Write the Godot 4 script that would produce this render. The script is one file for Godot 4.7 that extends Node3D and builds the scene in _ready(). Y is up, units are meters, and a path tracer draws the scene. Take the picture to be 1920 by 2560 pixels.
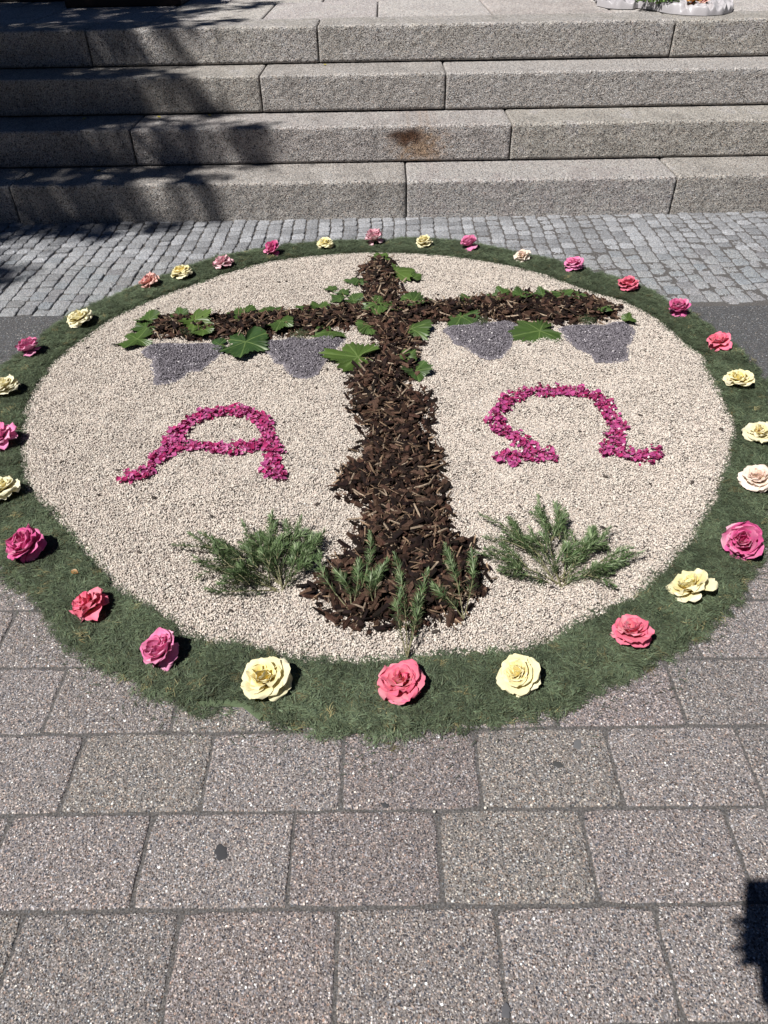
extends Node3D
# A flower-carpet medallion laid on paving before church steps, in hard midday sun.

var rng := RandomNumberGenerator.new()
var used := {}
var M := {}

# ---------------------------------------------------------------- mesh builder
class MB:
	var p := PackedVector3Array()
	var c := PackedColorArray()
	var uv := PackedVector2Array()
	var ix := PackedInt32Array()
	func v(pos: Vector3, col := Color.WHITE, t := Vector2.ZERO) -> int:
		p.append(pos); c.append(col); uv.append(t)
		return p.size() - 1
	func tri(a: int, b: int, d: int) -> void:
		ix.append(a); ix.append(b); ix.append(d)
	func quad(a: int, b: int, d: int, e: int) -> void:
		tri(a, b, d); tri(a, d, e)
	# flat-shaded polygon fan with its own vertices
	func face(pts: Array, col: Color) -> void:
		var s := p.size()
		for q in pts: v(q, col)
		for i in range(1, pts.size() - 1): tri(s, s + i, s + i + 1)
	func grid(nu: int, nv: int, s: int) -> void:
		for j in nv:
			for i in nu:
				var a := s + j * (nu + 1) + i
				quad(a, a + 1, a + nu + 2, a + nu + 1)
	func tube(path: Array, radii: Array, sides: int, col: Color) -> void:
		var s := p.size()
		for k in path.size():
			var t: Vector3 = (path[mini(k + 1, path.size() - 1)] - path[maxi(k - 1, 0)]).normalized()
			var n := t.cross(Vector3(0.31, 0.9, 0.17)).normalized()
			var b := t.cross(n)
			for j in sides:
				var a := TAU * j / sides
				v(path[k] + (n * cos(a) + b * sin(a)) * radii[k], col)
		for k in path.size() - 1:
			for j in sides:
				var a := s + k * sides + j
				var b2 := s + k * sides + (j + 1) % sides
				quad(a, b2, b2 + sides, a + sides)
		var e := v(path[-1], col)
		for j in sides: tri(s + (path.size() - 1) * sides + j, s + (path.size() - 1) * sides + (j + 1) % sides, e)
	func mesh(smooth := true) -> ArrayMesh:
		var n := PackedVector3Array()
		n.resize(p.size())
		for i in range(0, ix.size(), 3):
			var a := ix[i]
			var b := ix[i + 1]
			var d := ix[i + 2]
			var f := (p[d] - p[a]).cross(p[b] - p[a])
			n[a] += f; n[b] += f; n[d] += f
		for i in n.size(): n[i] = n[i].normalized() if n[i].length_squared() > 1e-24 else Vector3.UP
		var arr := []
		arr.resize(Mesh.ARRAY_MAX)
		arr[Mesh.ARRAY_VERTEX] = p
		arr[Mesh.ARRAY_NORMAL] = n
		arr[Mesh.ARRAY_COLOR] = c
		arr[Mesh.ARRAY_TEX_UV] = uv
		arr[Mesh.ARRAY_INDEX] = ix
		var m := ArrayMesh.new()
		m.add_surface_from_arrays(Mesh.PRIMITIVE_TRIANGLES, arr)
		return m

# ---------------------------------------------------------------- scene tree helpers
func numbered(called: String) -> String:
	if not used.has(called):
		used[called] = 0
		return called
	used[called] += 1
	return "%s_%03d" % [called, used[called]]

func tag(o: Node3D, label: String, category: String, group := "", kind := "") -> Node3D:
	if label: o.set_meta("label", label)
	if category: o.set_meta("category", category)
	if group: o.set_meta("group", group)
	if kind: o.set_meta("kind", kind)
	return o

func thing(called: String, at: Vector3, label: String, category: String, group := "", kind := "") -> Node3D:
	var o := Node3D.new()
	o.name = numbered(called)
	add_child(o, true)
	o.position = at
	return tag(o, label, category, group, kind)

func part(called: String, mesh: Mesh, mat: Material, parent: Node3D, tf := Transform3D.IDENTITY) -> MeshInstance3D:
	var o := MeshInstance3D.new()
	if parent == self:
		o.name = numbered(called)
	else:
		var n := 0
		if parent.has_meta("n_" + called): n = parent.get_meta("n_" + called)
		o.name = called if n == 0 else "%s_%03d" % [called, n]
		parent.set_meta("n_" + called, n + 1)
	o.mesh = mesh
	o.material_override = mat
	o.transform = tf
	parent.add_child(o, true)
	return o

func copies(called: String, mesh: Mesh, mat: Material, tfs: Array, cols: Array, parent: Node3D) -> MultiMeshInstance3D:
	var mm := MultiMesh.new()
	mm.transform_format = MultiMesh.TRANSFORM_3D
	mm.use_colors = true
	mm.mesh = mesh
	mm.instance_count = tfs.size()
	for i in tfs.size():
		mm.set_instance_transform(i, tfs[i])
		mm.set_instance_color(i, cols[i])
	var o := MultiMeshInstance3D.new()
	o.name = numbered(called) if parent == self else called
	o.multimesh = mm
	o.material_override = mat
	parent.add_child(o, true)
	o.set_meta("kind", "stuff")
	return o

func rnd(a: float, b: float) -> float:
	return rng.randf_range(a, b)

func mixc(a: Color, b: Color, t: float) -> Color:
	return a.lerp(b, clampf(t, 0.0, 1.0))

func tint(c: Color, f: float) -> Color:
	return Color(c.r * f, c.g * f, c.b * f)

func turned(at: Vector3, yaw: float, tilt: float, roll: float, s: Vector3) -> Transform3D:
	return Transform3D(Basis(Vector3.UP, yaw) * Basis(Vector3.RIGHT, tilt) * Basis(Vector3.BACK, roll) * Basis.from_scale(s), at)

func inside(pt: Vector2, poly: PackedVector2Array) -> bool:
	return Geometry2D.is_point_in_polygon(pt, poly)

func edge_distance(pt: Vector2, poly: PackedVector2Array) -> float:
	var best := 1e9
	for i in poly.size():
		var q := Geometry2D.get_closest_point_to_segment(pt, poly[i], poly[(i + 1) % poly.size()])
		best = minf(best, pt.distance_squared_to(q))
	return sqrt(best)

# ---------------------------------------------------------------- materials
func mat(rough := 0.9, spec := 0.3) -> StandardMaterial3D:
	var m := StandardMaterial3D.new()
	m.roughness = rough
	m.metallic_specular = spec
	m.vertex_color_use_as_albedo = true
	return m

# grains stamped into a wrapping picture: each kind is [linear colour, count, smallest radius, largest radius, height]
func grains(size: int, ground: Color, kinds: Array, seed_: int, jitter := 0.18, noise_amount := 0.25) -> Array:
	var r := RandomNumberGenerator.new()
	r.seed = seed_
	var rgb := PackedByteArray()
	rgb.resize(size * size * 3)
	var hgt := PackedByteArray()
	hgt.resize(size * size)
	var nz := FastNoiseLite.new()
	nz.seed = seed_
	nz.frequency = 0.11
	for i in size * size:
		var f := 1.0 + noise_amount * nz.get_noise_2d(i % size, i / size) * 2.0
		rgb[i * 3] = clampi(int(ground.r * f * 255.0), 0, 255)
		rgb[i * 3 + 1] = clampi(int(ground.g * f * 255.0), 0, 255)
		rgb[i * 3 + 2] = clampi(int(ground.b * f * 255.0), 0, 255)
		hgt[i] = clampi(int(60 + 30 * nz.get_noise_2d(i % size + 900, i / size)), 0, 255)
	for k in kinds:
		for n in int(k[1]):
			var rad := r.randf_range(k[2], k[3])
			var asp := r.randf_range(0.6, 1.0)
			var an := r.randf() * PI
			var ca := cos(an)
			var sa := sin(an)
			var cx := r.randf() * size
			var cy := r.randf() * size
			var f := 1.0 + r.randf_range(-jitter, jitter)
			var hue := r.randf_range(-0.03, 0.03)
			var cr := clampi(int((k[0].r + hue) * f * 255.0), 0, 255)
			var cg := clampi(int(k[0].g * f * 255.0), 0, 255)
			var cb := clampi(int((k[0].b - hue) * f * 255.0), 0, 255)
			var w1 := r.randf() * TAU
			var b := int(ceil(rad))
			for dy in range(-b, b + 1):
				for dx in range(-b, b + 1):
					var ux := (dx * ca + dy * sa) / rad
					var uy := (-dx * sa + dy * ca) / (rad * asp)
					var d := ux * ux + uy * uy
					if d > 1.0 - 0.25 * absf(sin(w1 + 2.0 * ux + 3.0 * uy)): continue
					var x := posmod(int(cx) + dx, size)
					var y := posmod(int(cy) + dy, size)
					var at := y * size + x
					rgb[at * 3] = cr; rgb[at * 3 + 1] = cg; rgb[at * 3 + 2] = cb
					hgt[at] = clampi(int(k[4] * (0.45 + 0.55 * sqrt(1.0 - d)) * 255.0), 0, 255)
	return [ImageTexture.create_from_image(Image.create_from_data(size, size, false, Image.FORMAT_RGB8, rgb)), ImageTexture.create_from_image(Image.create_from_data(size, size, false, Image.FORMAT_L8, hgt))]

func S(r: float, g: float, b: float) -> Color:   # a linear base colour as it is stored in a colour texture
	return Color(r, g, b).linear_to_srgb()

func grain_mat(tex: Array, relief: float, rough := 0.85) -> StandardMaterial3D:
	var m := mat(rough, 0.35)
	m.albedo_texture = tex[0]
	m.heightmap_enabled = true
	m.heightmap_texture = tex[1]
	m.heightmap_scale = relief
	return m

func triplanar(m: StandardMaterial3D, metres: float, world := true) -> StandardMaterial3D:
	m.uv1_triplanar = true
	m.uv1_world_triplanar = world
	m.uv1_scale = Vector3.ONE / metres
	return m

func make_materials() -> void:
	# exposed-aggregate slab: pebbles of several stones in grey cement, 1024 pixels over 0.62 m
	var agg := grains(1024, S(0.165, 0.150, 0.146), [
		[S(0.295, 0.262, 0.254), 13500, 2.2, 4.5, 0.8], [S(0.205, 0.183, 0.178), 9500, 2.2, 4.7, 0.72], [S(0.395, 0.360, 0.346), 7500, 2.0, 4.3, 0.9],
		[S(0.066, 0.060, 0.063), 8000, 2.0, 4.2, 0.5], [S(0.56, 0.535, 0.51), 1900, 1.8, 3.7, 1.0], [S(0.28, 0.215, 0.195), 1500, 2.2, 4.4, 0.8], [S(0.030, 0.027, 0.030), 2900, 1.6, 3.5, 0.4], [S(0.74, 0.72, 0.69), 150, 2.8, 5.0, 1.0]], 11)
	M.slab = grain_mat(agg, 0.24, 0.8)
	# bush-hammered granite of the steps, 1024 pixels over 1.1 m
	var gr := grains(1024, S(0.38, 0.36, 0.343), [
		[S(0.49, 0.463, 0.44), 9500, 2.0, 5.0, 0.8], [S(0.30, 0.282, 0.27), 6500, 1.8, 4.6, 0.5], [S(0.58, 0.555, 0.53), 6200, 1.8, 4.2, 0.95],
		[S(0.12, 0.113, 0.113), 5200, 1.8, 4.8, 0.2], [S(0.42, 0.355, 0.335), 2800, 1.8, 4.2, 0.75], [S(0.04, 0.038, 0.04), 3000, 1.6, 4.6, 0.05], [S(0.72, 0.70, 0.68), 1800, 1.3, 3.0, 1.0]], 23)
	M.granite = triplanar(grain_mat(gr, 0.75, 0.85), 0.9)
	M.granite.uv1_triplanar_sharpness = 8.0
	# flamed landing slabs: the same stone, worn flatter
	M.landing = triplanar(grain_mat(gr, 0.2, 0.8), 1.1)
	# split grey cobble granite
	var cb := grains(512, S(0.265, 0.27, 0.278), [
		[S(0.32, 0.325, 0.335), 5000, 1.5, 3.8, 0.8], [S(0.14, 0.145, 0.152), 2600, 1.2, 3.0, 0.5], [S(0.52, 0.53, 0.54), 1300, 1.0, 2.6, 0.9], [S(0.05, 0.05, 0.055), 900, 1.0, 2.2, 0.3]], 37)
	M.cobble = triplanar(grain_mat(cb, 0.6, 0.75), 0.42)
	M.joint = triplanar(grain_mat(grains(512, S(0.088, 0.083, 0.081), [[S(0.14, 0.134, 0.13), 5000, 1.0, 2.4, 0.8], [S(0.05, 0.045, 0.042), 4000, 1.0, 2.4, 0.4]], 41), 0.15, 0.95), 0.4)
	M.asphalt = triplanar(grain_mat(grains(512, S(0.075, 0.075, 0.078), [[S(0.125, 0.125, 0.13), 4200, 1.2, 3.2, 0.8], [S(0.03, 0.03, 0.032), 3000, 1.2, 3.0, 0.4], [S(0.30, 0.295, 0.29), 900, 1.4, 3.4, 0.9]], 43), 0.35, 0.9), 0.5)
	M.gravel_bed = triplanar(grain_mat(grains(512, S(0.36, 0.32, 0.285), [[S(0.55, 0.50, 0.45), 3800, 2.0, 4.6, 0.9], [S(0.36, 0.31, 0.27), 3000, 2.0, 4.2, 0.7], [S(0.07, 0.06, 0.055), 1500, 1.5, 3.2, 0.2]], 47), 0.3, 0.95), 0.5)
	M.grain = mat(0.85, 0.35)
	M.soil = mat(0.95, 0.2)
	var wood := NoiseTexture2D.new()
	var nz := FastNoiseLite.new()
	nz.seed = 5
	nz.frequency = 0.02
	nz.fractal_octaves = 4
	wood.noise = nz
	wood.width = 256
	wood.height = 256
	wood.seamless = true
	var ramp := Gradient.new()
	ramp.set_color(0, Color(0.45, 0.43, 0.42))
	ramp.set_color(1, Color(1, 1, 1))
	wood.color_ramp = ramp
	M.bark = mat(0.85, 0.3)
	M.bark.albedo_texture = wood
	M.bark.uv1_triplanar = true
	M.bark.uv1_scale = Vector3(60, 60, 12)
	M.grass = mat(0.6, 0.35)
	M.grass.backlight_enabled = true
	M.grass.backlight = Color(0.25, 0.25, 0.25)
	M.petal = mat(0.8, 0.2)
	M.petal.backlight_enabled = true
	M.petal.backlight = Color(0.7, 0.7, 0.7)
	M.petal.rim_enabled = true
	M.petal.rim = 0.2
	M.leaf = mat(0.42, 0.45)
	M.leaf.backlight_enabled = true
	M.leaf.backlight = Color(0.3, 0.3, 0.3)
	M.needle = mat(0.5, 0.4)
	M.plain = mat(0.8, 0.3)
	M.satin = mat(0.38, 0.5)
	M.satin.rim_enabled = true
	M.satin.rim = 0.4
	M.dark_wood = mat(0.55, 0.4)
	M.glossy = mat(0.25, 0.5)
	M.skin = mat(0.55, 0.4)
	M.skin.subsurf_scatter_enabled = true
	M.skin.subsurf_scatter_strength = 0.1
	M.cloth = mat(0.95, 0.2)

# ---------------------------------------------------------------- the setting
const RISE := 0.2119
const TREAD := 0.3582
const STEP_Z := -4.4615
const YAW := -0.0037

func granite_block(x0: float, x1: float, y0: float, y1: float, zf: float, zb: float, r: float, seed_: int, cell: float, rough_front: float, stain := Vector3.ZERO) -> ArrayMesh:
	var m := MB.new()
	var nz := FastNoiseLite.new()
	nz.seed = seed_
	nz.frequency = 20.0
	nz.fractal_octaves = 4
	var patch := FastNoiseLite.new()
	patch.seed = seed_ + 77
	patch.frequency = 3.0
	patch.fractal_octaves = 5
	var rr := RandomNumberGenerator.new()
	rr.seed = seed_
	var tone := rr.randf_range(0.9, 1.08)
	var base := Color(tone, tone * rr.randf_range(0.97, 1.0), tone * rr.randf_range(0.94, 1.0))
	# profile from the foot of the riser over the nosing to the back of the tread: (z, y, push z, push y)
	var prof := []
	prof.append([zf - 0.012, y0, 0.6, 0.0])
	var n := maxi(3, int((y1 - y0 - r) / cell))
	for i in n + 1: prof.append([zf, lerpf(y0 + 0.006, y1 - r, float(i) / n), 1.0, 0.0])
	for i in range(1, 5):
		var a := PI / 2 * i / 4.0
		prof.append([zf - r + r * cos(a), y1 - r + r * sin(a), cos(a), sin(a)])
	var nt := maxi(3, int((zf - r - zb) / (cell * 1.5)))
	for i in range(1, nt + 1): prof.append([lerpf(zf - r, zb, float(i) / nt), y1, 0.0, 1.0])
	var xs := [x0 + 0.004, x0 + 0.006, x0 + 0.011, x0 + 0.02]
	var nx := maxi(2, int((x1 - x0 - 0.04) / cell))
	for i in range(1, nx): xs.append(lerpf(x0 + 0.02, x1 - 0.02, float(i) / nx))
	xs.append_array([x1 - 0.02, x1 - 0.011, x1 - 0.006, x1 - 0.004])
	var insets := [0.012, 0.006, 0.002, 0.0]
	for k in xs.size():
		var x: float = xs[k]
		var ins: float = insets[k] if k < 4 else (insets[xs.size() - 1 - k] if xs.size() - 1 - k < 4 else 0.0)
		for q in prof:
			var w := nz.get_noise_3d(x, q[1] * 1.5, q[0]) * 0.0048 * rough_front
			var worn := maxf(0.0, nz.get_noise_2d(x * 0.4, 40.0)) * 0.008 * (1.0 if q[2] > 0.1 and q[3] > 0.1 else 0.0)
			var pz: float = q[0] + q[2] * (w - ins - worn)
			var py: float = q[1] + q[3] * (w * 0.25 - ins - worn)
			var d := patch.get_noise_3d(x, q[1] * 2.0, q[0])
			var streak := patch.get_noise_3d(x * 3.0 + 40.0, q[1] * 0.5, q[0] * 0.5)
			var f := 1.0 + 0.24 * d + 0.16 * streak - 0.45 * maxf(0.0, patch.get_noise_3d(x * 4.0 + 9.0, q[1] * 4.0, q[0] * 4.0) - 0.15)
			var col := tint(base, f)
			if stain != Vector3.ZERO:
				var e := Vector2((x - stain.x) / 0.10, (q[1] - stain.y) / 0.045).length() + 0.5 * nz.get_noise_3d(x, q[1], 3.0)
				var e2 := Vector2((x - stain.x - 0.09) / 0.17, (q[1] - stain.y + 0.06) / 0.11).length() + 0.8 * nz.get_noise_3d(x, q[1] * 2.0, 8.0)
				col = mixc(Color(0.80, 0.60, 0.44), col, smoothstep(0.2, 1.3, e2))
				col = mixc(Color(0.20, 0.11, 0.07), col, smoothstep(0.45, 1.5, e))
			m.v(Vector3(x, py, pz), col)
	m.grid(prof.size() - 1, xs.size() - 1, 0)
	for e in [0, xs.size() - 1]:
		var s: int = m.p.size()
		for j in prof.size(): m.v(m.p[e * prof.size() + j], base)
		var mid: int = m.v(Vector3(xs[e], y0, zb), base)
		for j in prof.size() - 1:
			if e == 0: m.tri(s + j, s + j + 1, mid)
			else: m.tri(s + j + 1, s + j, mid)
	return m.mesh()

func build_steps() -> void:
	var steps := thing("church_steps", Vector3.ZERO, "four broad grey granite steps rising behind the flower medallion", "steps", "", "structure")
	steps.rotation.y = YAW
	# joints of each course, top course last
	var joints := [[-4.6, -2.224, 0.121, 1.708, 4.3], [-3.9, -1.555, 0.769, 3.1, 5.0], [-5.0, -2.9, -0.784, 0.384, 2.9, 4.8], [-4.4, -1.931, -0.431, 1.874, 4.2]]
	for k in 4:
		var zf := STEP_Z - TREAD * k
		var back := zf - (TREAD + 0.05 if k < 3 else 0.36)
		for i in joints[k].size() - 1:
			var a: float = joints[k][i]
			var b: float = joints[k][i + 1]
			var seen := a < 2.9 and b > -2.9
			var stain := Vector3(0.13, 0.358, 0.0) if k == 1 and i == 1 else Vector3.ZERO
			var lift := rnd(-0.002, 0.002)
			part("stone_block", granite_block(a, b, RISE * k + (0.007 if k else -0.03) + lift, RISE * (k + 1) + lift, zf + rnd(-0.004, 0.004), back, 0.016, 100 + k * 10 + i, (0.012 if seen else 0.08), 1.0, stain), M.granite, steps)
	# rubble core behind the blocks
	var core := MB.new()
	for k in 4:
		var z := STEP_Z - TREAD * k - 0.05
		var y := RISE * (k + 1) - 0.03
		core.face([Vector3(-5, RISE * k - 0.03, z), Vector3(-5, y, z), Vector3(5, y, z), Vector3(5, RISE * k - 0.03, z)], Color(0.30, 0.28, 0.26))
		core.face([Vector3(-5, y, z), Vector3(-5, y, z - TREAD - 0.06), Vector3(5, y, z - TREAD - 0.06), Vector3(5, y, z)], Color(0.30, 0.28, 0.26))
	core.face([Vector3(-5, RISE * 4 - 0.03, STEP_Z - TREAD * 3 - 0.3), Vector3(-5, RISE * 4 - 0.03, -11), Vector3(5, RISE * 4 - 0.03, -11), Vector3(5, RISE * 4 - 0.03, STEP_Z - TREAD * 3 - 0.3)], Color(0.30, 0.28, 0.26))
	part("mortar_core", core.mesh(false), M.soil, steps)
	# landing slabs
	var landing := thing("landing", Vector3.ZERO, "landing of large granite slabs above the top step", "landing", "", "structure")
	landing.rotation.y = YAW
	var top := RISE * 4 - 0.002
	var z0 := STEP_Z - TREAD * 3 - 0.372
	var lx := [-4.1, -3.25, -2.45, -1.6, -0.84, -0.045, 0.75, 1.58, 2.37, 3.2, 4.0]
	for r in 3:
		var za := z0 - r * 0.985
		for i in lx.size() - 1:
			var sh := 0.0 if r == 0 else (0.36 if r == 1 else 0.1)
			part("stone_slab", granite_block(lx[i] + sh, lx[i + 1] + sh, top - 0.05, top + rnd(-0.002, 0.002), za, za - 0.975, 0.006, 300 + r * 20 + i, 0.1, 0.12), M.landing, landing)

# a paving slab: bevelled, its face a little uneven; the grain is shifted from variant to variant
func slab_mesh(w: float, d: float, seed_: int) -> ArrayMesh:
	var m := MB.new()
	var r := RandomNumberGenerator.new()
	r.seed = seed_
	var tone := r.randf_range(0.84, 1.14)
	var col := Color(tone * r.randf_range(0.98, 1.06), tone, tone * r.randf_range(0.96, 1.02))
	var off := Vector2(r.randf(), r.randf())
	var turn := (r.randi() % 2) * PI
	var rings := [[0.0, -0.03], [0.0, -0.006], [0.0025, -0.0015], [0.007, 0.0]]
	var cn := []
	for k in 4: cn.append(Vector2(r.randf_range(0.0, 0.006), r.randf_range(0.0, 0.006)))
	var nper := 24
	for q in rings:
		for j in nper:
			var side := j / 6
			var t := float(j % 6) / 6.0
			var a := [Vector2(-1, 1), Vector2(1, 1), Vector2(1, -1), Vector2(-1, -1)]
			var pt: Vector2 = a[side].lerp(a[(side + 1) % 4], t)
			var hx: float = w / 2 - q[0]
			var hz: float = d / 2 - q[0]
			var wob := 0.0012 * sin(j * 2.3 + seed_) if q[1] > -0.02 else 0.0
			var pos := Vector3(pt.x * (hx - wob), q[1], pt.y * (hz - wob))
			if j % 6 == 0:
				pos.x -= signf(pos.x) * cn[side].x
				pos.z -= signf(pos.z) * cn[side].y
			m.v(pos, col, (Vector2(pos.x, pos.z).rotated(turn)) / 0.62 + off)
	for k in rings.size() - 1:
		for j in nper:
			m.quad(k * nper + j, k * nper + (j + 1) % nper, (k + 1) * nper + (j + 1) % nper, (k + 1) * nper + j)
	var s := (rings.size() - 1) * nper
	var mid := m.v(Vector3(0, 0.0004, 0), col, off)
	for j in nper: m.tri(s + j, s + (j + 1) % nper, mid)
	return m.mesh()

const SLAB_W := 0.3059
const SLAB_D := 0.1959
const SLAB_Z := -0.9505

func sheet(x0: float, x1: float, z0: float, z1: float, y: float, col := Color.WHITE) -> ArrayMesh:
	var m := MB.new()
	m.face([Vector3(x0, y, z1), Vector3(x0, y, z0), Vector3(x1, y, z0), Vector3(x1, y, z1)], col)
	return m.mesh(false)

func build_paving() -> void:
	tag(part("ground", sheet(-300, 300, -300, 300, -0.06), M.asphalt, self), "wide flat dark ground around the square", "ground", "", "structure")
	var strip := MB.new()
	strip.face([Vector3(-5, 0, -1.9), Vector3(-5, 0, -3.205), Vector3(5, 0, -3.165), Vector3(5, 0, -1.9)], Color.WHITE)
	strip.face([Vector3(-5, -0.06, -3.205), Vector3(5, -0.06, -3.165), Vector3(5, 0, -3.165), Vector3(-5, 0, -3.205)], Color.WHITE)
	tag(part("asphalt_strip", strip.mesh(false), M.asphalt, self), "strip of dark asphalt between the slabs and the cobbles", "asphalt", "", "structure")
	var pav := thing("slab_pavement", Vector3.ZERO, "pavement of speckled pinkish grey concrete slabs in the foreground", "pavement", "", "structure")
	part("joint_sand", sheet(-4.2, 4.2, -1.9, 2.6, -0.0036), M.joint, pav)
	var variants := []
	for i in 16: variants.append(slab_mesh(SLAB_W - 0.0037, SLAB_D - 0.0037, 500 + i))
	var far_t := []
	var far_c := []
	for row in range(-5, 17):
		var z := SLAB_Z + (row + 0.5) * SLAB_D
		var off := 0.0943 if row % 2 == 0 else -0.0085
		off += rnd(-0.006, 0.006)
		for i in range(-13, 13):
			var x := off + (i + 0.5) * SLAB_W + 0.1
			var c := Vector2(x + 0.04, z + 2.49)
			if c.length() < 1.3: continue
			var tf := turned(Vector3(x + rnd(-0.0012, 0.0012), rnd(-0.0012, 0.0012), z + rnd(-0.001, 0.001)), rnd(-0.004, 0.004), rnd(-0.006, 0.006), rnd(-0.005, 0.005), Vector3.ONE)
			if absf(x) < 1.75 and z < -0.2 and absf(x) < 0.75 + (-z) * 0.75: part("slab", variants[rng.randi() % 16], M.slab, pav, tf)
			else:
				far_t.append(tf)
				far_c.append(Color.WHITE)
	copies("slabs_beyond", variants[0], M.slab, far_t, far_c, pav)

func cobble_mesh(seed_: int) -> ArrayMesh:
	var m := MB.new()
	var r := RandomNumberGenerator.new()
	r.seed = seed_
	var tone := r.randf_range(0.72, 1.22)
	var col := Color(tone * r.randf_range(0.95, 1.03), tone, tone * r.randf_range(0.98, 1.05))
	var n := 20
	var rad := []
	for j in n:
		var a := TAU * (j + 0.5) / n
		var sq := 1.0 / pow(pow(absf(cos(a)), 9.0) + pow(absf(sin(a)), 9.0), 1.0 / 9.0)
		rad.append(sq * r.randf_range(0.92, 1.03))
	var tilt := Vector2(r.randf_range(-0.10, 0.10), r.randf_range(-0.10, 0.10))
	for q in [[1.0, -0.6], [1.0, -0.10], [0.965, -0.03], [0.87, 0.0], [0.55, 0.01], [0.28, 0.02]]:
		for j in n:
			var a := TAU * (j + 0.5) / n
			var x: float = cos(a) * rad[j] * q[0] * 0.5
			var z: float = sin(a) * rad[j] * q[0] * 0.5
			var y: float = q[1] + x * tilt.x + z * tilt.y + (r.randf_range(-0.05, 0.05) if q[0] < 0.9 else 0.0)
			m.v(Vector3(x, y, z), tint(col, r.randf_range(0.9, 1.1)))
	for k in 5:
		for j in n: m.quad(k * n + (j + 1) % n, k * n + j, (k + 1) * n + j, (k + 1) * n + (j + 1) % n)
	var mid := m.v(Vector3(0, 0.02 + r.randf_range(-0.03, 0.03), 0), col)
	for j in n: m.tri(5 * n + (j + 1) % n, 5 * n + j, mid)
	return m.mesh()

func build_cobbles() -> void:
	var pav := thing("cobble_pavement", Vector3.ZERO, "band of grey granite cobbles at the foot of the steps", "pavement", "", "structure")
	# sand between the stones: deep in the left half, swept nearly full to the right
	var bed := MB.new()
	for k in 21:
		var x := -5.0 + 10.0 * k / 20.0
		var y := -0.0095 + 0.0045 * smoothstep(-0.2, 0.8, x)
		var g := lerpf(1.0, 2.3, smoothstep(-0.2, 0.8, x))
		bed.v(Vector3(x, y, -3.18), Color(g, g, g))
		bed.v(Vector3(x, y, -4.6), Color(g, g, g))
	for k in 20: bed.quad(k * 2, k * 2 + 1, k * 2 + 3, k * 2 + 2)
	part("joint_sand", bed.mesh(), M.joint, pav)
	var variants := []
	for i in 24: variants.append(cobble_mesh(700 + i))
	var near := []
	var rest_t := []
	var x := -5.0
	while x < 5.0:
		var w := rnd(0.066, 0.086)
		var cx := x + w / 2
		x += w
		var z := -3.184 - rnd(0.0, 0.05) - 0.004 * cx
		var first := true
		while z > -4.50:
			var l := rnd(0.060, 0.094)
			if first: l = rnd(0.07, 0.12)
			first = false
			var cz := z - l / 2
			z -= l
			if cz < -4.49: break
			var sway := 0.010 * sin(cz * 4.0 + 0.3 * sin(cx * 2.0)) + 0.003 * sin(cz * 17.0 + cx * 5.0)
			var c := Vector2(cx + 0.04, cz + 2.49)
			if c.length() < 1.52: continue
			var gap := 0.0050 if cx < 0.2 else 0.0034
			var tf := turned(Vector3(cx + sway, rnd(-0.004, 0.002) - (0.001 if cx > 0.5 else 0.0), cz), rnd(-0.05, 0.05) + (PI if rng.randf() < 0.5 else 0.0), rnd(-0.04, 0.04), rnd(-0.04, 0.04), Vector3(w - gap * rnd(0.5, 1.5), 0.06, l - gap * rnd(0.5, 1.5)))
			if cx > -2.45 and cx < 2.4: near.append([cz, tf])
			else: rest_t.append(tf)
	near.sort_custom(func(a, b): return a[0] > b[0])
	var rest_c := []
	for i in near.size():
		if i < 300: part("cobble", variants[rng.randi() % 24], M.cobble, pav, near[i][1])
		else: rest_t.append(near[i][1])
	for i in rest_t.size():
		var f := rnd(0.7, 1.25)
		rest_c.append(Color(f, f, f * 1.02))
	copies("cobbles_beyond", cobble_mesh(799), M.cobble, rest_t, rest_c, pav)

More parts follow.
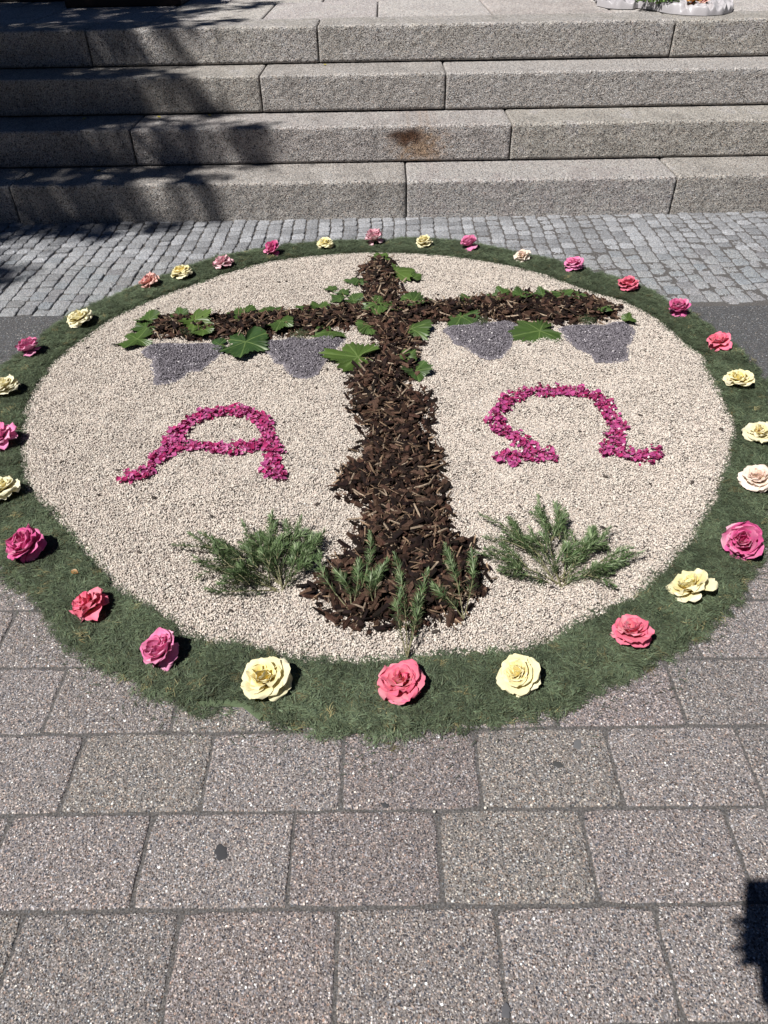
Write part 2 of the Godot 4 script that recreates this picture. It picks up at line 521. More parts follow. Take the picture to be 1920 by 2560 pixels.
# ---------------------------------------------------------------- the flower carpet: outlines on the ground, x and z in metres
var OUTER := PackedVector2Array([Vector2(-1.137, -1.477), Vector2(-1.078, -1.430), Vector2(-1.024, -1.376), Vector2(-0.969, -1.332), Vector2(-0.929, -1.289), Vector2(-0.887, -1.241), Vector2(-0.868, -1.202), Vector2(-0.803, -1.170), Vector2(-0.736, -1.125), Vector2(-0.667, -1.093), Vector2(-0.607, -1.049), Vector2(-0.531, -1.027), Vector2(-0.502, -0.999), Vector2(-0.420, -1.001), Vector2(-0.350, -0.997), Vector2(-0.333, -0.960), Vector2(-0.241, -0.956), Vector2(-0.194, -0.936), Vector2(-0.114, -0.922), Vector2(-0.035, -0.924), Vector2(0.020, -0.907), Vector2(0.013, -0.929), Vector2(0.116, -0.944), Vector2(0.189, -0.946), Vector2(0.254, -0.961), Vector2(0.359, -0.973), Vector2(0.425, -0.992), Vector2(0.485, -1.025), Vector2(0.514, -1.052), Vector2(0.603, -1.072), Vector2(0.663, -1.115), Vector2(0.743, -1.166), Vector2(0.824, -1.211), Vector2(0.874, -1.265), Vector2(0.941, -1.297), Vector2(0.992, -1.364), Vector2(1.039, -1.434), Vector2(1.111, -1.499), Vector2(1.514, -2.487), Vector2(1.518, -2.634), Vector2(1.506, -2.753), Vector2(1.469, -2.924), Vector2(1.413, -3.098), Vector2(1.352, -3.211), Vector2(1.306, -3.355), Vector2(1.185, -3.498), Vector2(1.072, -3.619), Vector2(0.905, -3.749), Vector2(0.772, -3.834), Vector2(0.610, -3.941), Vector2(0.454, -4.044), Vector2(0.262, -4.096), Vector2(0.000, -4.108), Vector2(-0.051, -4.092), Vector2(-0.273, -4.078), Vector2(-0.532, -4.044), Vector2(-0.717, -3.966), Vector2(-0.929, -3.859), Vector2(-1.095, -3.694), Vector2(-1.247, -3.524), Vector2(-1.389, -3.326), Vector2(-1.492, -3.192), Vector2(-1.551, -3.017), Vector2(-1.588, -2.834), Vector2(-1.627, -2.705), Vector2(-1.620, -2.450), Vector2(-1.580, -2.100), Vector2(-1.440, -1.800), Vector2(-1.270, -1.620)])
var INNER := PackedVector2Array([Vector2(-1.332, -2.169), Vector2(-1.388, -2.352), Vector2(-1.404, -2.469), Vector2(-1.410, -2.576), Vector2(-1.413, -2.708), Vector2(-1.380, -2.848), Vector2(-1.324, -2.998), Vector2(-1.279, -3.135), Vector2(-1.182, -3.267), Vector2(-1.077, -3.394), Vector2(-0.951, -3.513), Vector2(-0.818, -3.637), Vector2(-0.631, -3.783), Vector2(-0.450, -3.839), Vector2(-0.264, -3.880), Vector2(-0.075, -3.888), Vector2(0.125, -3.869), Vector2(0.310, -3.829), Vector2(0.491, -3.766), Vector2(0.663, -3.675), Vector2(0.822, -3.550), Vector2(0.934, -3.410), Vector2(1.026, -3.313), Vector2(1.120, -3.245), Vector2(1.191, -3.142), Vector2(1.235, -3.034), Vector2(1.270, -2.909), Vector2(1.289, -2.781), Vector2(1.334, -2.679), Vector2(1.310, -2.584), Vector2(1.291, -2.373), Vector2(1.282, -2.276), Vector2(1.279, -2.199), Vector2(1.254, -2.112), Vector2(1.235, -2.092), Vector2(1.178, -1.971), Vector2(1.117, -1.870), Vector2(1.057, -1.764), Vector2(0.964, -1.644), Vector2(0.930, -1.582), Vector2(0.855, -1.523), Vector2(0.799, -1.448), Vector2(0.730, -1.395), Vector2(0.677, -1.344), Vector2(0.585, -1.303), Vector2(0.498, -1.248), Vector2(0.420, -1.195), Vector2(0.344, -1.173), Vector2(0.253, -1.164), Vector2(0.103, -1.155), Vector2(-0.016, -1.142), Vector2(-0.110, -1.140), Vector2(-0.260, -1.154), Vector2(-0.305, -1.184), Vector2(-0.354, -1.193), Vector2(-0.449, -1.213), Vector2(-0.503, -1.211), Vector2(-0.547, -1.242), Vector2(-0.595, -1.292), Vector2(-0.681, -1.335), Vector2(-0.722, -1.370), Vector2(-0.778, -1.406), Vector2(-0.814, -1.462), Vector2(-0.878, -1.520), Vector2(-0.952, -1.601), Vector2(-1.024, -1.687), Vector2(-1.072, -1.744), Vector2(-1.194, -1.851), Vector2(-1.281, -2.032)])
var VINE := PackedVector2Array([Vector2(-0.037, -3.802), Vector2(-0.133, -3.634), Vector2(-0.105, -3.352), Vector2(-0.146, -3.209), Vector2(-0.288, -3.195), Vector2(-0.502, -3.154), Vector2(-0.758, -3.124), Vector2(-0.932, -3.131), Vector2(-1.084, -3.089), Vector2(-1.035, -2.929), Vector2(-0.844, -2.901), Vector2(-0.557, -2.900), Vector2(-0.314, -2.935), Vector2(-0.130, -2.986), Vector2(-0.056, -2.874), Vector2(-0.036, -2.729), Vector2(-0.102, -2.635), Vector2(-0.157, -2.544), Vector2(-0.141, -2.455), Vector2(-0.149, -2.322), Vector2(-0.094, -2.196), Vector2(-0.084, -2.109), Vector2(-0.107, -1.999), Vector2(-0.168, -1.923), Vector2(-0.170, -1.848), Vector2(-0.151, -1.788), Vector2(-0.071, -1.752), Vector2(-0.060, -1.696), Vector2(-0.117, -1.643), Vector2(-0.111, -1.571), Vector2(-0.137, -1.541), Vector2(-0.188, -1.465), Vector2(-0.247, -1.397), Vector2(-0.194, -1.341), Vector2(-0.179, -1.298), Vector2(-0.126, -1.257), Vector2(-0.052, -1.236), Vector2(0.010, -1.251), Vector2(0.072, -1.241), Vector2(0.147, -1.265), Vector2(0.199, -1.287), Vector2(0.247, -1.329), Vector2(0.279, -1.419), Vector2(0.271, -1.484), Vector2(0.250, -1.553), Vector2(0.213, -1.605), Vector2(0.188, -1.701), Vector2(0.182, -1.840), Vector2(0.193, -1.992), Vector2(0.159, -2.102), Vector2(0.135, -2.190), Vector2(0.178, -2.297), Vector2(0.181, -2.345), Vector2(0.138, -2.447), Vector2(0.093, -2.455), Vector2(0.085, -2.511), Vector2(0.148, -2.589), Vector2(0.145, -2.704), Vector2(0.140, -2.868), Vector2(0.147, -2.972), Vector2(0.237, -3.024), Vector2(0.356, -3.061), Vector2(0.561, -3.017), Vector2(0.766, -2.991), Vector2(0.977, -3.002), Vector2(1.062, -3.050), Vector2(1.094, -3.164), Vector2(1.008, -3.232), Vector2(0.911, -3.292), Vector2(0.669, -3.311), Vector2(0.464, -3.278), Vector2(0.261, -3.234), Vector2(0.089, -3.241), Vector2(0.083, -3.344), Vector2(0.081, -3.566), Vector2(0.036, -3.749)])
var GRAPES := [
	PackedVector2Array([Vector2(-1.046, -2.793), Vector2(-1.028, -2.853), Vector2(-0.966, -2.865), Vector2(-0.866, -2.854), Vector2(-0.775, -2.858), Vector2(-0.685, -2.828), Vector2(-0.682, -2.788), Vector2(-0.713, -2.724), Vector2(-0.742, -2.674), Vector2(-0.763, -2.620), Vector2(-0.811, -2.615), Vector2(-0.814, -2.567), Vector2(-0.860, -2.528), Vector2(-0.928, -2.513), Vector2(-0.939, -2.583), Vector2(-0.978, -2.669), Vector2(-0.977, -2.720), Vector2(-1.015, -2.747)]),
	PackedVector2Array([Vector2(-0.534, -2.810), Vector2(-0.516, -2.877), Vector2(-0.457, -2.875), Vector2(-0.407, -2.901), Vector2(-0.327, -2.877), Vector2(-0.282, -2.904), Vector2(-0.230, -2.916), Vector2(-0.183, -2.893), Vector2(-0.175, -2.852), Vector2(-0.199, -2.799), Vector2(-0.242, -2.760), Vector2(-0.245, -2.696), Vector2(-0.266, -2.635), Vector2(-0.281, -2.575), Vector2(-0.320, -2.540), Vector2(-0.371, -2.566), Vector2(-0.418, -2.615), Vector2(-0.423, -2.664), Vector2(-0.462, -2.678), Vector2(-0.488, -2.742)]),
	PackedVector2Array([Vector2(0.258, -2.945), Vector2(0.287, -2.987), Vector2(0.368, -2.992), Vector2(0.405, -3.020), Vector2(0.471, -3.010), Vector2(0.541, -3.030), Vector2(0.585, -3.006), Vector2(0.594, -2.933), Vector2(0.580, -2.877), Vector2(0.550, -2.851), Vector2(0.536, -2.797), Vector2(0.516, -2.745), Vector2(0.490, -2.694), Vector2(0.432, -2.677), Vector2(0.397, -2.697), Vector2(0.363, -2.737), Vector2(0.331, -2.797), Vector2(0.294, -2.818), Vector2(0.286, -2.873)]),
	PackedVector2Array([Vector2(0.768, -2.941), Vector2(0.813, -2.969), Vector2(0.900, -2.973), Vector2(0.978, -2.963), Vector2(1.026, -2.998), Vector2(1.073, -2.996), Vector2(1.099, -2.944), Vector2(1.093, -2.894), Vector2(1.063, -2.833), Vector2(1.033, -2.767), Vector2(0.997, -2.653), Vector2(0.942, -2.629), Vector2(0.907, -2.637), Vector2(0.865, -2.644), Vector2(0.864, -2.695), Vector2(0.820, -2.748), Vector2(0.799, -2.801), Vector2(0.781, -2.843)])]
var ALPHA := [
	[Vector2(-0.890, -1.917), Vector2(-0.849, -1.910), Vector2(-0.822, -1.941), Vector2(-0.794, -1.956)],
	[Vector2(-0.819, -1.993), Vector2(-0.787, -2.012), Vector2(-0.772, -2.052), Vector2(-0.763, -2.087), Vector2(-0.770, -2.137), Vector2(-0.751, -2.187), Vector2(-0.719, -2.239), Vector2(-0.700, -2.278), Vector2(-0.661, -2.300), Vector2(-0.617, -2.299), Vector2(-0.575, -2.310), Vector2(-0.535, -2.308), Vector2(-0.496, -2.276), Vector2(-0.462, -2.248), Vector2(-0.438, -2.194), Vector2(-0.431, -2.135), Vector2(-0.407, -2.071), Vector2(-0.390, -2.022), Vector2(-0.401, -1.982), Vector2(-0.397, -1.943), Vector2(-0.377, -1.905), Vector2(-0.334, -1.897)],
	[Vector2(-0.786, -2.080), Vector2(-0.747, -2.086), Vector2(-0.687, -2.078), Vector2(-0.625, -2.073), Vector2(-0.562, -2.064), Vector2(-0.500, -2.063), Vector2(-0.462, -2.079), Vector2(-0.422, -2.092)]]
var OMEGA := [
	[Vector2(0.372, -1.998), Vector2(0.398, -1.981), Vector2(0.447, -1.989), Vector2(0.492, -1.998), Vector2(0.535, -1.994), Vector2(0.580, -1.999)],
	[Vector2(0.505, -2.032), Vector2(0.487, -2.073), Vector2(0.451, -2.103), Vector2(0.420, -2.154), Vector2(0.396, -2.192), Vector2(0.403, -2.253), Vector2(0.425, -2.291), Vector2(0.462, -2.338), Vector2(0.504, -2.387), Vector2(0.552, -2.406), Vector2(0.598, -2.413), Vector2(0.643, -2.412), Vector2(0.679, -2.415), Vector2(0.723, -2.410), Vector2(0.764, -2.392), Vector2(0.796, -2.374), Vector2(0.820, -2.344), Vector2(0.818, -2.272), Vector2(0.826, -2.225), Vector2(0.836, -2.180), Vector2(0.835, -2.143), Vector2(0.806, -2.108), Vector2(0.795, -2.065), Vector2(0.781, -2.024), Vector2(0.737, -2.005)],
	[Vector2(0.785, -2.024), Vector2(0.818, -2.010), Vector2(0.846, -1.982), Vector2(0.869, -1.965), Vector2(0.907, -2.001), Vector2(0.941, -1.993)]]

var HEART := Vector2(-0.045, -2.5)

func edge_radius(poly: PackedVector2Array, an: float) -> float:
	var far := HEART + Vector2(cos(an), sin(an)) * 4.0
	for i in poly.size():
		var hit = Geometry2D.segment_intersects_segment(HEART, far, poly[i], poly[(i + 1) % poly.size()])
		if hit != null: return (hit - HEART).length()
	return 1.4

var inner_r := []
var outer_r := []

func radius_at(table: Array, an: float) -> float:
	var t := fposmod(an / TAU, 1.0) * table.size()
	var i := int(t)
	return lerpf(table[i % table.size()], table[(i + 1) % table.size()], t - i)

var dips := FastNoiseLite.new()

# height of the gravel bed: a thin layer that runs out at its rim
func gravel_y(pt: Vector2) -> float:
	var d := pt - HEART
	var r := d.length() / radius_at(inner_r, d.angle())
	return 0.004 + (0.010 + 0.005 * dips.get_noise_2d(pt.x, pt.y)) * smoothstep(1.02, 0.93, r)

func icosphere() -> MB:
	var m := MB.new()
	var t := (1.0 + sqrt(5.0)) / 2.0
	var pts := [Vector3(-1, t, 0), Vector3(1, t, 0), Vector3(-1, -t, 0), Vector3(1, -t, 0), Vector3(0, -1, t), Vector3(0, 1, t), Vector3(0, -1, -t), Vector3(0, 1, -t), Vector3(t, 0, -1), Vector3(t, 0, 1), Vector3(-t, 0, -1), Vector3(-t, 0, 1)]
	var f := [0, 11, 5, 0, 5, 1, 0, 1, 7, 0, 7, 10, 0, 10, 11, 1, 5, 9, 5, 11, 4, 11, 10, 2, 10, 7, 6, 7, 1, 8, 3, 9, 4, 3, 4, 2, 3, 2, 6, 3, 6, 8, 3, 8, 9, 4, 9, 5, 2, 4, 11, 6, 2, 10, 8, 6, 7, 9, 8, 1]
	for q in pts: m.v(q.normalized() * 0.5 * rnd(0.82, 1.12))
	for i in range(0, f.size(), 3): m.tri(f[i], f[i + 2], f[i + 1])
	return m

func build_gravel() -> void:
	dips.seed = 12
	dips.frequency = 7.0
	dips.fractal_octaves = 3
	for k in 180:
		inner_r.append(edge_radius(INNER, TAU * k / 180.0))
		outer_r.append(edge_radius(OUTER, TAU * k / 180.0))
	var bed := thing("gravel_bed", Vector3.ZERO, "round bed of cream white crushed gravel inside the grass ring", "gravel", "", "stuff")
	var base := MB.new()
	for j in 13:
		for k in 91:
			var an := TAU * k / 90.0
			var f: float = [0.0, 0.2, 0.4, 0.6, 0.75, 0.85, 0.9, 0.93, 0.95, 0.97, 0.985, 1.0, 1.005][j]
			var pt := HEART + Vector2(cos(an), sin(an)) * radius_at(inner_r, an) * f
			base.v(Vector3(pt.x, gravel_y(pt) - 0.002 if j < 12 else 0.001, pt.y))
	base.grid(90, 12, 0)
	part("gravel_layer", base.mesh(), M.gravel_bed, bed)
	var tfs := []
	var cols := []
	var density := FastNoiseLite.new()
	density.seed = 3
	density.frequency = 2.2
	density.fractal_octaves = 3
	var n := 0
	while n < 410000:
		var an := rng.randf() * TAU
		var rr := sqrt(rng.randf())
		var edge := radius_at(inner_r, an)
		var spill := 1.0 + absf(rng.randfn(0.0, 0.006)) if rr > 0.985 else 1.0
		var pt := HEART + Vector2(cos(an), sin(an)) * edge * rr * spill
		n += 1
		if pt.x > -1.15 and pt.x < 1.15 and inside(pt, VINE) and edge_distance(pt, VINE) > 0.03: continue
		var s := rnd(0.0033, 0.0060)
		var k := rng.randf()
		var dn := density.get_noise_2d(pt.x, pt.y)
		var col: Color
		var b := rnd(0.82, 1.12) + 0.10 * dn
		var dark := 0.075 + 0.10 * maxf(0.0, dn)
		if k < dark: col = Color(0.07, 0.06, 0.055) * rnd(0.5, 2.2)
		elif k < dark + 0.10: col = Color(0.30, 0.27, 0.25) * b
		elif k < dark + 0.30: col = Color(0.49, 0.42, 0.375) * b
		elif k < dark + 0.62: col = Color(0.58, 0.515, 0.45) * b
		else: col = Color(0.66, 0.61, 0.545) * b
		var y := gravel_y(pt) + rnd(-0.001, 0.0032)
		tfs.append(turned(Vector3(pt.x, y, pt.y), rng.randf() * TAU, rng.randf() * TAU, rng.randf() * TAU, Vector3(s * rnd(0.8, 1.35), s * rnd(0.65, 1.0), s)))
		cols.append(col)
	copies("gravel_grains", icosphere().mesh(), M.grain, tfs, cols, bed)
	# dark crumbs that lie about on the gravel
	tfs = []
	cols = []
	for i in 90:
		var an := rng.randf() * TAU
		var pt := HEART + Vector2(cos(an), sin(an)) * 1.3 * sqrt(rng.randf())
		var s := rnd(0.006, 0.014)
		tfs.append(turned(Vector3(pt.x, gravel_y(pt) + 0.005, pt.y), rng.randf() * TAU, rnd(-0.3, 0.3), rnd(-0.3, 0.3), Vector3(s * rnd(1.0, 2.4), s * 0.5, s)))
		cols.append(Color(0.035, 0.028, 0.024) * rnd(0.7, 2.0))
	copies("bark_crumbs", icosphere().mesh(), M.grain, tfs, cols, bed)

func blade_tuft(seed_: int, count: int, flat: float) -> ArrayMesh:
	var m := MB.new()
	var r := RandomNumberGenerator.new()
	r.seed = seed_
	for k in count:
		var an := r.randf() * TAU
		var l := r.randf_range(0.010, 0.026)
		var w := r.randf_range(0.0006, 0.0013)
		var el := r.randf_range(-0.1, flat)
		var bend := r.randf_range(-1.1, 0.5)
		var side := r.randf_range(-0.8, 0.8)
		var pos := Vector3(r.randf_range(-0.012, 0.012), r.randf_range(0.0, 0.010), r.randf_range(-0.012, 0.012))
		var f := r.randf_range(0.4, 1.2) + (0.9 if r.randf() < 0.12 else 0.0)
		var col := Color(f * r.randf_range(0.85, 1.2), f, f * r.randf_range(0.8, 1.15))
		if r.randf() < 0.03: col = Color(3.2, 2.3, 1.9)
		var s := m.p.size()
		for q in 4:
			var t := q / 3.0
			var yaw := an + side * t
			var e := el + bend * t
			var dir := Vector3(cos(yaw) * cos(e), sin(e), sin(yaw) * cos(e))
			var across := Vector3(-sin(yaw), r.randf_range(-0.4, 0.4), cos(yaw)) * w * (1.0 - 0.75 * t)
			m.v(pos - across, col)
			m.v(pos + across, col)
			pos += dir * l / 3.0
		for q in 3: m.quad(s + q * 2, s + q * 2 + 1, s + q * 2 + 3, s + q * 2 + 2)
	return m.mesh()

func build_grass() -> void:
	var ring := thing("cut_grass", Vector3.ZERO, "ring of short dark green cut grass around the gravel", "grass", "", "stuff")
	var mat_ := MB.new()
	for j in 6:
		for k in 181:
			var an := TAU * k / 180.0
			var f: float = [-0.02, 0.08, 0.3, 0.7, 0.9, 0.975][j]
			var y: float = [0.001, 0.008, 0.012, 0.012, 0.007, 0.001][j]
			var r := lerpf(radius_at(inner_r, an), radius_at(outer_r, an) - 0.014, f)
			var pt := HEART + Vector2(cos(an), sin(an)) * r
			mat_.v(Vector3(pt.x, y + rnd(-0.001, 0.001), pt.y), Color(0.086, 0.112, 0.066))
	mat_.grid(180, 5, 0)
	part("grass_mat", mat_.mesh(), M.soil, ring)
	var tfs := []
	var cols := []
	var patch := FastNoiseLite.new()
	patch.seed = 9
	patch.frequency = 4.0
	patch.fractal_octaves = 4
	var clump := FastNoiseLite.new()
	clump.seed = 91
	clump.frequency = 26.0
	for i in 30000:
		var an := rng.randf() * TAU
		var t := rng.randf()
		if t > 0.95: t += absf(rng.randfn(0.0, 0.05))
		elif t < 0.04: t -= absf(rng.randfn(0.0, 0.05))
		var r := lerpf(radius_at(inner_r, an), radius_at(outer_r, an) - 0.014, t)
		var pt := HEART + Vector2(cos(an), sin(an)) * r
		var p := patch.get_noise_2d(pt.x, pt.y)
		if p < -0.34 and t > 0.85: continue
		var h := 0.0 if t > 1.0 or t < 0.0 else 0.012 * smoothstep(0.0, 0.12, minf(t, 1.0 - t)) + 0.006 * p + 0.009 * clump.get_noise_2d(pt.x, pt.y)
		var f := 1.0 + 0.55 * p
		tfs.append(turned(Vector3(pt.x, maxf(h + rnd(-0.003, 0.005), 0.002), pt.y), rng.randf() * TAU, rnd(-0.15, 0.15), rnd(-0.15, 0.15), Vector3(1, 0.8, 1) * rnd(0.7, 1.25)))
		cols.append((Color(0.086, 0.112, 0.066) if rng.randf() > 0.025 else Color(0.18, 0.16, 0.08)) * f * rnd(0.5, 1.6))
	copies("grass_clippings", blade_tuft(3, 16, 0.45), M.grass, tfs, cols, ring)
	# single blades that fell beside the ring
	tfs = []
	cols = []
	for i in 900:
		var an := rng.randf() * TAU
		var out := rng.randf() < 0.7
		var r := radius_at(outer_r, an) + absf(rng.randfn(0.0, 0.045)) if out else radius_at(inner_r, an) - absf(rng.randfn(0.0, 0.03))
		var pt := HEART + Vector2(cos(an), sin(an)) * r
		tfs.append(turned(Vector3(pt.x, (0.001 if out else gravel_y(pt) + 0.004), pt.y), rng.randf() * TAU, 0.0, 0.0, Vector3(1, 0.4, 1) * rnd(0.6, 1.2)))
		cols.append(Color(0.085, 0.11, 0.06) * rnd(0.5, 1.5))
	copies("stray_blades", blade_tuft(8, 2, 0.3), M.grass, tfs, cols, ring)

func build_grapes() -> void:
	var labels := ["purple gravel grape bunch farthest left under the bark arm", "purple gravel grape bunch just left of the bark trunk", "purple gravel grape bunch just right of the bark trunk", "purple gravel grape bunch farthest right under the bark arm"]
	for g in 4:
		var poly: PackedVector2Array = GRAPES[g]
		var lo := poly[0]
		var hi := poly[0]
		var mid := Vector2.ZERO
		for q in poly:
			lo = Vector2(minf(lo.x, q.x), minf(lo.y, q.y))
			hi = Vector2(maxf(hi.x, q.x), maxf(hi.y, q.y))
			mid += q / poly.size()
		var o := thing("grape_bunch", Vector3(mid.x, 0.012, mid.y), labels[g], "gravel bunch", "grape bunches of purple gravel")
		var tfs := []
		var cols := []
		var count := int((hi.x - lo.x) * (hi.y - lo.y) * 170000.0)
		for i in count:
			var pt := Vector2(rnd(lo.x - 0.01, hi.x + 0.01), rnd(lo.y - 0.01, hi.y + 0.01))
			var d := edge_distance(pt, poly)
			if not inside(pt, poly) and d > absf(rng.randfn(0.0, 0.0022)): continue
			if not inside(pt, poly): d = 0.0
			var s := rnd(0.0045, 0.0088)
			var b := rnd(0.7, 1.25)
			var col := Color(0.150, 0.137, 0.154) * b
			var k := rng.randf()
			if k < 0.12: col = Color(0.24, 0.225, 0.25) * b
			elif k < 0.2: col = Color(0.05, 0.045, 0.056) * b
			elif k < 0.215: col = Color(0.6, 0.57, 0.58)
			var y := 0.004 + rnd(-0.004, 1.0) * 0.016 * smoothstep(0.0, 0.03, d)
			tfs.append(turned(Vector3(pt.x - mid.x, y, pt.y - mid.y), rng.randf() * TAU, rng.randf() * TAU, rng.randf() * TAU, Vector3(s * rnd(0.8, 1.4), s * rnd(0.5, 0.9), s)))
			cols.append(col)
		copies("gravel_grains", icosphere().mesh(), M.grain, tfs, cols, o)
		var base := MB.new()
		var tri := Geometry2D.triangulate_polygon(poly)
		for q in poly: base.v(Vector3(q.x - mid.x, 0.0042, q.y - mid.y), Color(0.150, 0.137, 0.154))
		for i in range(0, tri.size(), 3): base.tri(tri[i], tri[i + 1], tri[i + 2])
		part("gravel_layer", base.mesh(), M.soil, o)

func chip_mesh(seed_: int, kind: int) -> ArrayMesh:   # 0 bark flake, 1 pale wood splinter, 2 dark fibre
	var o := MB.new()
	var r := RandomNumberGenerator.new()
	r.seed = seed_
	var l: float = [r.randf_range(0.022, 0.085), r.randf_range(0.03, 0.11), r.randf_range(0.035, 0.10)][kind]
	var w: float = [l * r.randf_range(0.2, 0.6), r.randf_range(0.0025, 0.0075), r.randf_range(0.003, 0.007)][kind]
	w = minf(w, 0.024)
	var th: float = [r.randf_range(0.0025, 0.008), r.randf_range(0.0015, 0.004), r.randf_range(0.002, 0.005)][kind]
	var col: Color
	if kind == 1: col = [Color(0.36, 0.25, 0.17), Color(0.50, 0.40, 0.30), Color(0.24, 0.15, 0.10), Color(0.42, 0.30, 0.20)][r.randi() % 4]
	else: col = [Color(0.040, 0.022, 0.017), Color(0.064, 0.034, 0.025), Color(0.020, 0.012, 0.010), Color(0.10, 0.054, 0.039), Color(0.030, 0.019, 0.016), Color(0.14, 0.084, 0.060)][r.randi() % 6]
	# a ragged outline in plan, two faces of different shape, torn ends
	var n := 5 + r.randi() % 4
	var rim := []
	for j in n:
		var a := TAU * (j + r.randf_range(-0.3, 0.3)) / n
		var q := r.randf_range(0.72, 1.12)
		rim.append(Vector2(cos(a) * l * 0.5 * q / maxf(0.6, absf(cos(a)) + 0.15), sin(a) * w * 0.5 * q))
	var bend := r.randf_range(-0.18, 0.18)
	var twist := r.randf_range(-0.5, 0.5)
	var lower := []
	var upper := []
	for q in rim:
		var t: float = q.x / l
		var y0: float = bend * l * t * t * 4.0 * 0.3 + twist * t * q.y
		lower.append(Vector3(q.x, y0, q.y))
		upper.append(Vector3(q.x * r.randf_range(0.84, 0.97), y0 + th * r.randf_range(0.5, 1.2), q.y * r.randf_range(0.62, 0.98)))
	var mid := Vector3(r.randf_range(-0.15, 0.15) * l, th * r.randf_range(0.8, 1.5), r.randf_range(-0.15, 0.15) * w)
	for j in n:
		var k := (j + 1) % n
		o.face([lower[j], upper[j], upper[k], lower[k]], tint(col, r.randf_range(0.7, 1.1)))
		o.face([upper[j], mid, upper[k]], tint(col, r.randf_range(0.85, 1.2)))
	return o.mesh(false)

func mulch_y(pt: Vector2) -> float:
	if not inside(pt, VINE): return gravel_y(pt)
	return 0.008 + 0.034 * smoothstep(0.0, 0.075, edge_distance(pt, VINE))

func build_vine() -> void:
	var o := thing("bark_vine", Vector3(0.02, 0, -1.4), "tall dark brown bark mulch vine shaped like a cross on the gravel", "bark mulch figure")
	var at0 := o.position
	var lo := Vector2(-1.1, -3.82)
	var hi := Vector2(1.11, -1.22)
	var flakes := []
	var splints := []
	for i in 26: flakes.append(chip_mesh(900 + i, 0))
	for i in 12: splints.append(chip_mesh(950 + i, 1))
	for i in 10: flakes.append(chip_mesh(980 + i, 2))
	# the heap below the chips
	var base := MB.new()
	var cell := 0.02
	var nx := int((hi.x - lo.x) / cell) + 1
	var ids := {}
	for j in int((hi.y - lo.y) / cell) + 2:
		for i in nx + 1:
			var pt := lo + Vector2(i, j) * cell
			if inside(pt, VINE): ids[Vector2i(i, j)] = base.v(Vector3(pt.x, mulch_y(pt) - 0.008, pt.y) - at0, Color(0.050, 0.029, 0.022) * rnd(0.6, 1.5))
	for q in ids:
		if ids.has(q + Vector2i(1, 0)) and ids.has(q + Vector2i(0, 1)) and ids.has(q + Vector2i(1, 1)):
			base.quad(ids[q], ids[q + Vector2i(1, 0)], ids[q + Vector2i(1, 1)], ids[q + Vector2i(0, 1)])
	part("mulch_heap", base.mesh(), M.soil, o)
	var all := []
	var tries := 0
	while all.size() < 8200 and tries < 140000:
		tries += 1
		var pt := Vector2(rnd(lo.x - 0.02, hi.x + 0.02), rnd(lo.y - 0.02, hi.y + 0.02))
		var isin := inside(pt, VINE)
		var d := edge_distance(pt, VINE)
		if not isin and d > absf(rng.randfn(0.0, 0.009)): continue
		var y := mulch_y(pt) + (rnd(-0.004, 0.008) if isin else 0.006)
		var up := rnd(-0.6, 0.6) * (1.0 if rng.randf() < 0.75 else 1.9)
		all.append([y + rnd(0, 0.004) + (0.012 if pt.y > -2.0 else 0.0), turned(Vector3(pt.x, y, pt.y) - at0, rng.randf() * TAU, rnd(-0.5, 0.5), up, Vector3.ONE * rnd(0.75, 1.15))])
	all.sort_custom(func(a, b): return a[0] > b[0])
	var buckets := []
	for k in all.size():
		var pale := rng.randf() < 0.29
		if k < 300: part("bark_chip", (splints[rng.randi() % splints.size()] if pale else flakes[rng.randi() % flakes.size()]), M.bark, o, all[k][1])
		else: buckets.append([all[k][1], pale])
	# the other chips, joined into one loose mass
	var mass := MB.new()
	for q in buckets:
		var src: ArrayMesh = splints[rng.randi() % splints.size()] if q[1] else flakes[rng.randi() % flakes.size()]
		var arr := src.surface_get_arrays(0)
		var s := mass.p.size()
		var f := rnd(0.65, 1.45)
		for i in arr[Mesh.ARRAY_VERTEX].size():
			mass.p.append(q[0] * arr[Mesh.ARRAY_VERTEX][i])
			mass.c.append(tint(arr[Mesh.ARRAY_COLOR][i], f))
			mass.uv.append(Vector2.ZERO)
		for i in arr[Mesh.ARRAY_INDEX]: mass.ix.append(s + i)
	part("bark_mulch", mass.mesh(), M.bark, o).set_meta("kind", "stuff")

func scrap_petal(seed_: int) -> ArrayMesh:
	var m := MB.new()
	var r := RandomNumberGenerator.new()
	r.seed = seed_
	var l := r.randf_range(0.009, 0.023)
	var w := l * r.randf_range(0.6, 0.95)
	var a: Color = [Color(0.36, 0.028, 0.145), Color(0.46, 0.075, 0.24), Color(0.29, 0.016, 0.09), Color(0.60, 0.19, 0.38), Color(0.40, 0.028, 0.135), Color(0.35, 0.05, 0.19)][r.randi() % 6]
	var b := mixc(a, Color(0.66, 0.28, 0.46), r.randf_range(0.0, 0.35))
	if r.randf() < 0.03:
		a = Color(0.82, 0.62, 0.68)
		b = Color(0.85, 0.75, 0.75)
	var cup := r.randf_range(0.1, 0.9)
	var curl := r.randf_range(-0.8, 1.2)
	for j in 5:
		var v_ := j / 4.0
		var wp: float = [0.22, 0.72, 1.0, 0.92, 0.5][j]
		for i in 5:
			var u := i / 2.0 - 1.0
			m.v(Vector3(u * w * 0.5 * wp, cup * w * 0.5 * u * u * wp + curl * l * (v_ - 0.5) * (v_ - 0.5) + r.randf_range(-0.0006, 0.0006), (v_ - 0.5) * l - (0.12 * l * u * u if j == 4 else 0.0)), mixc(b, a, v_))
	m.grid(4, 4, 0)
	return m.mesh()

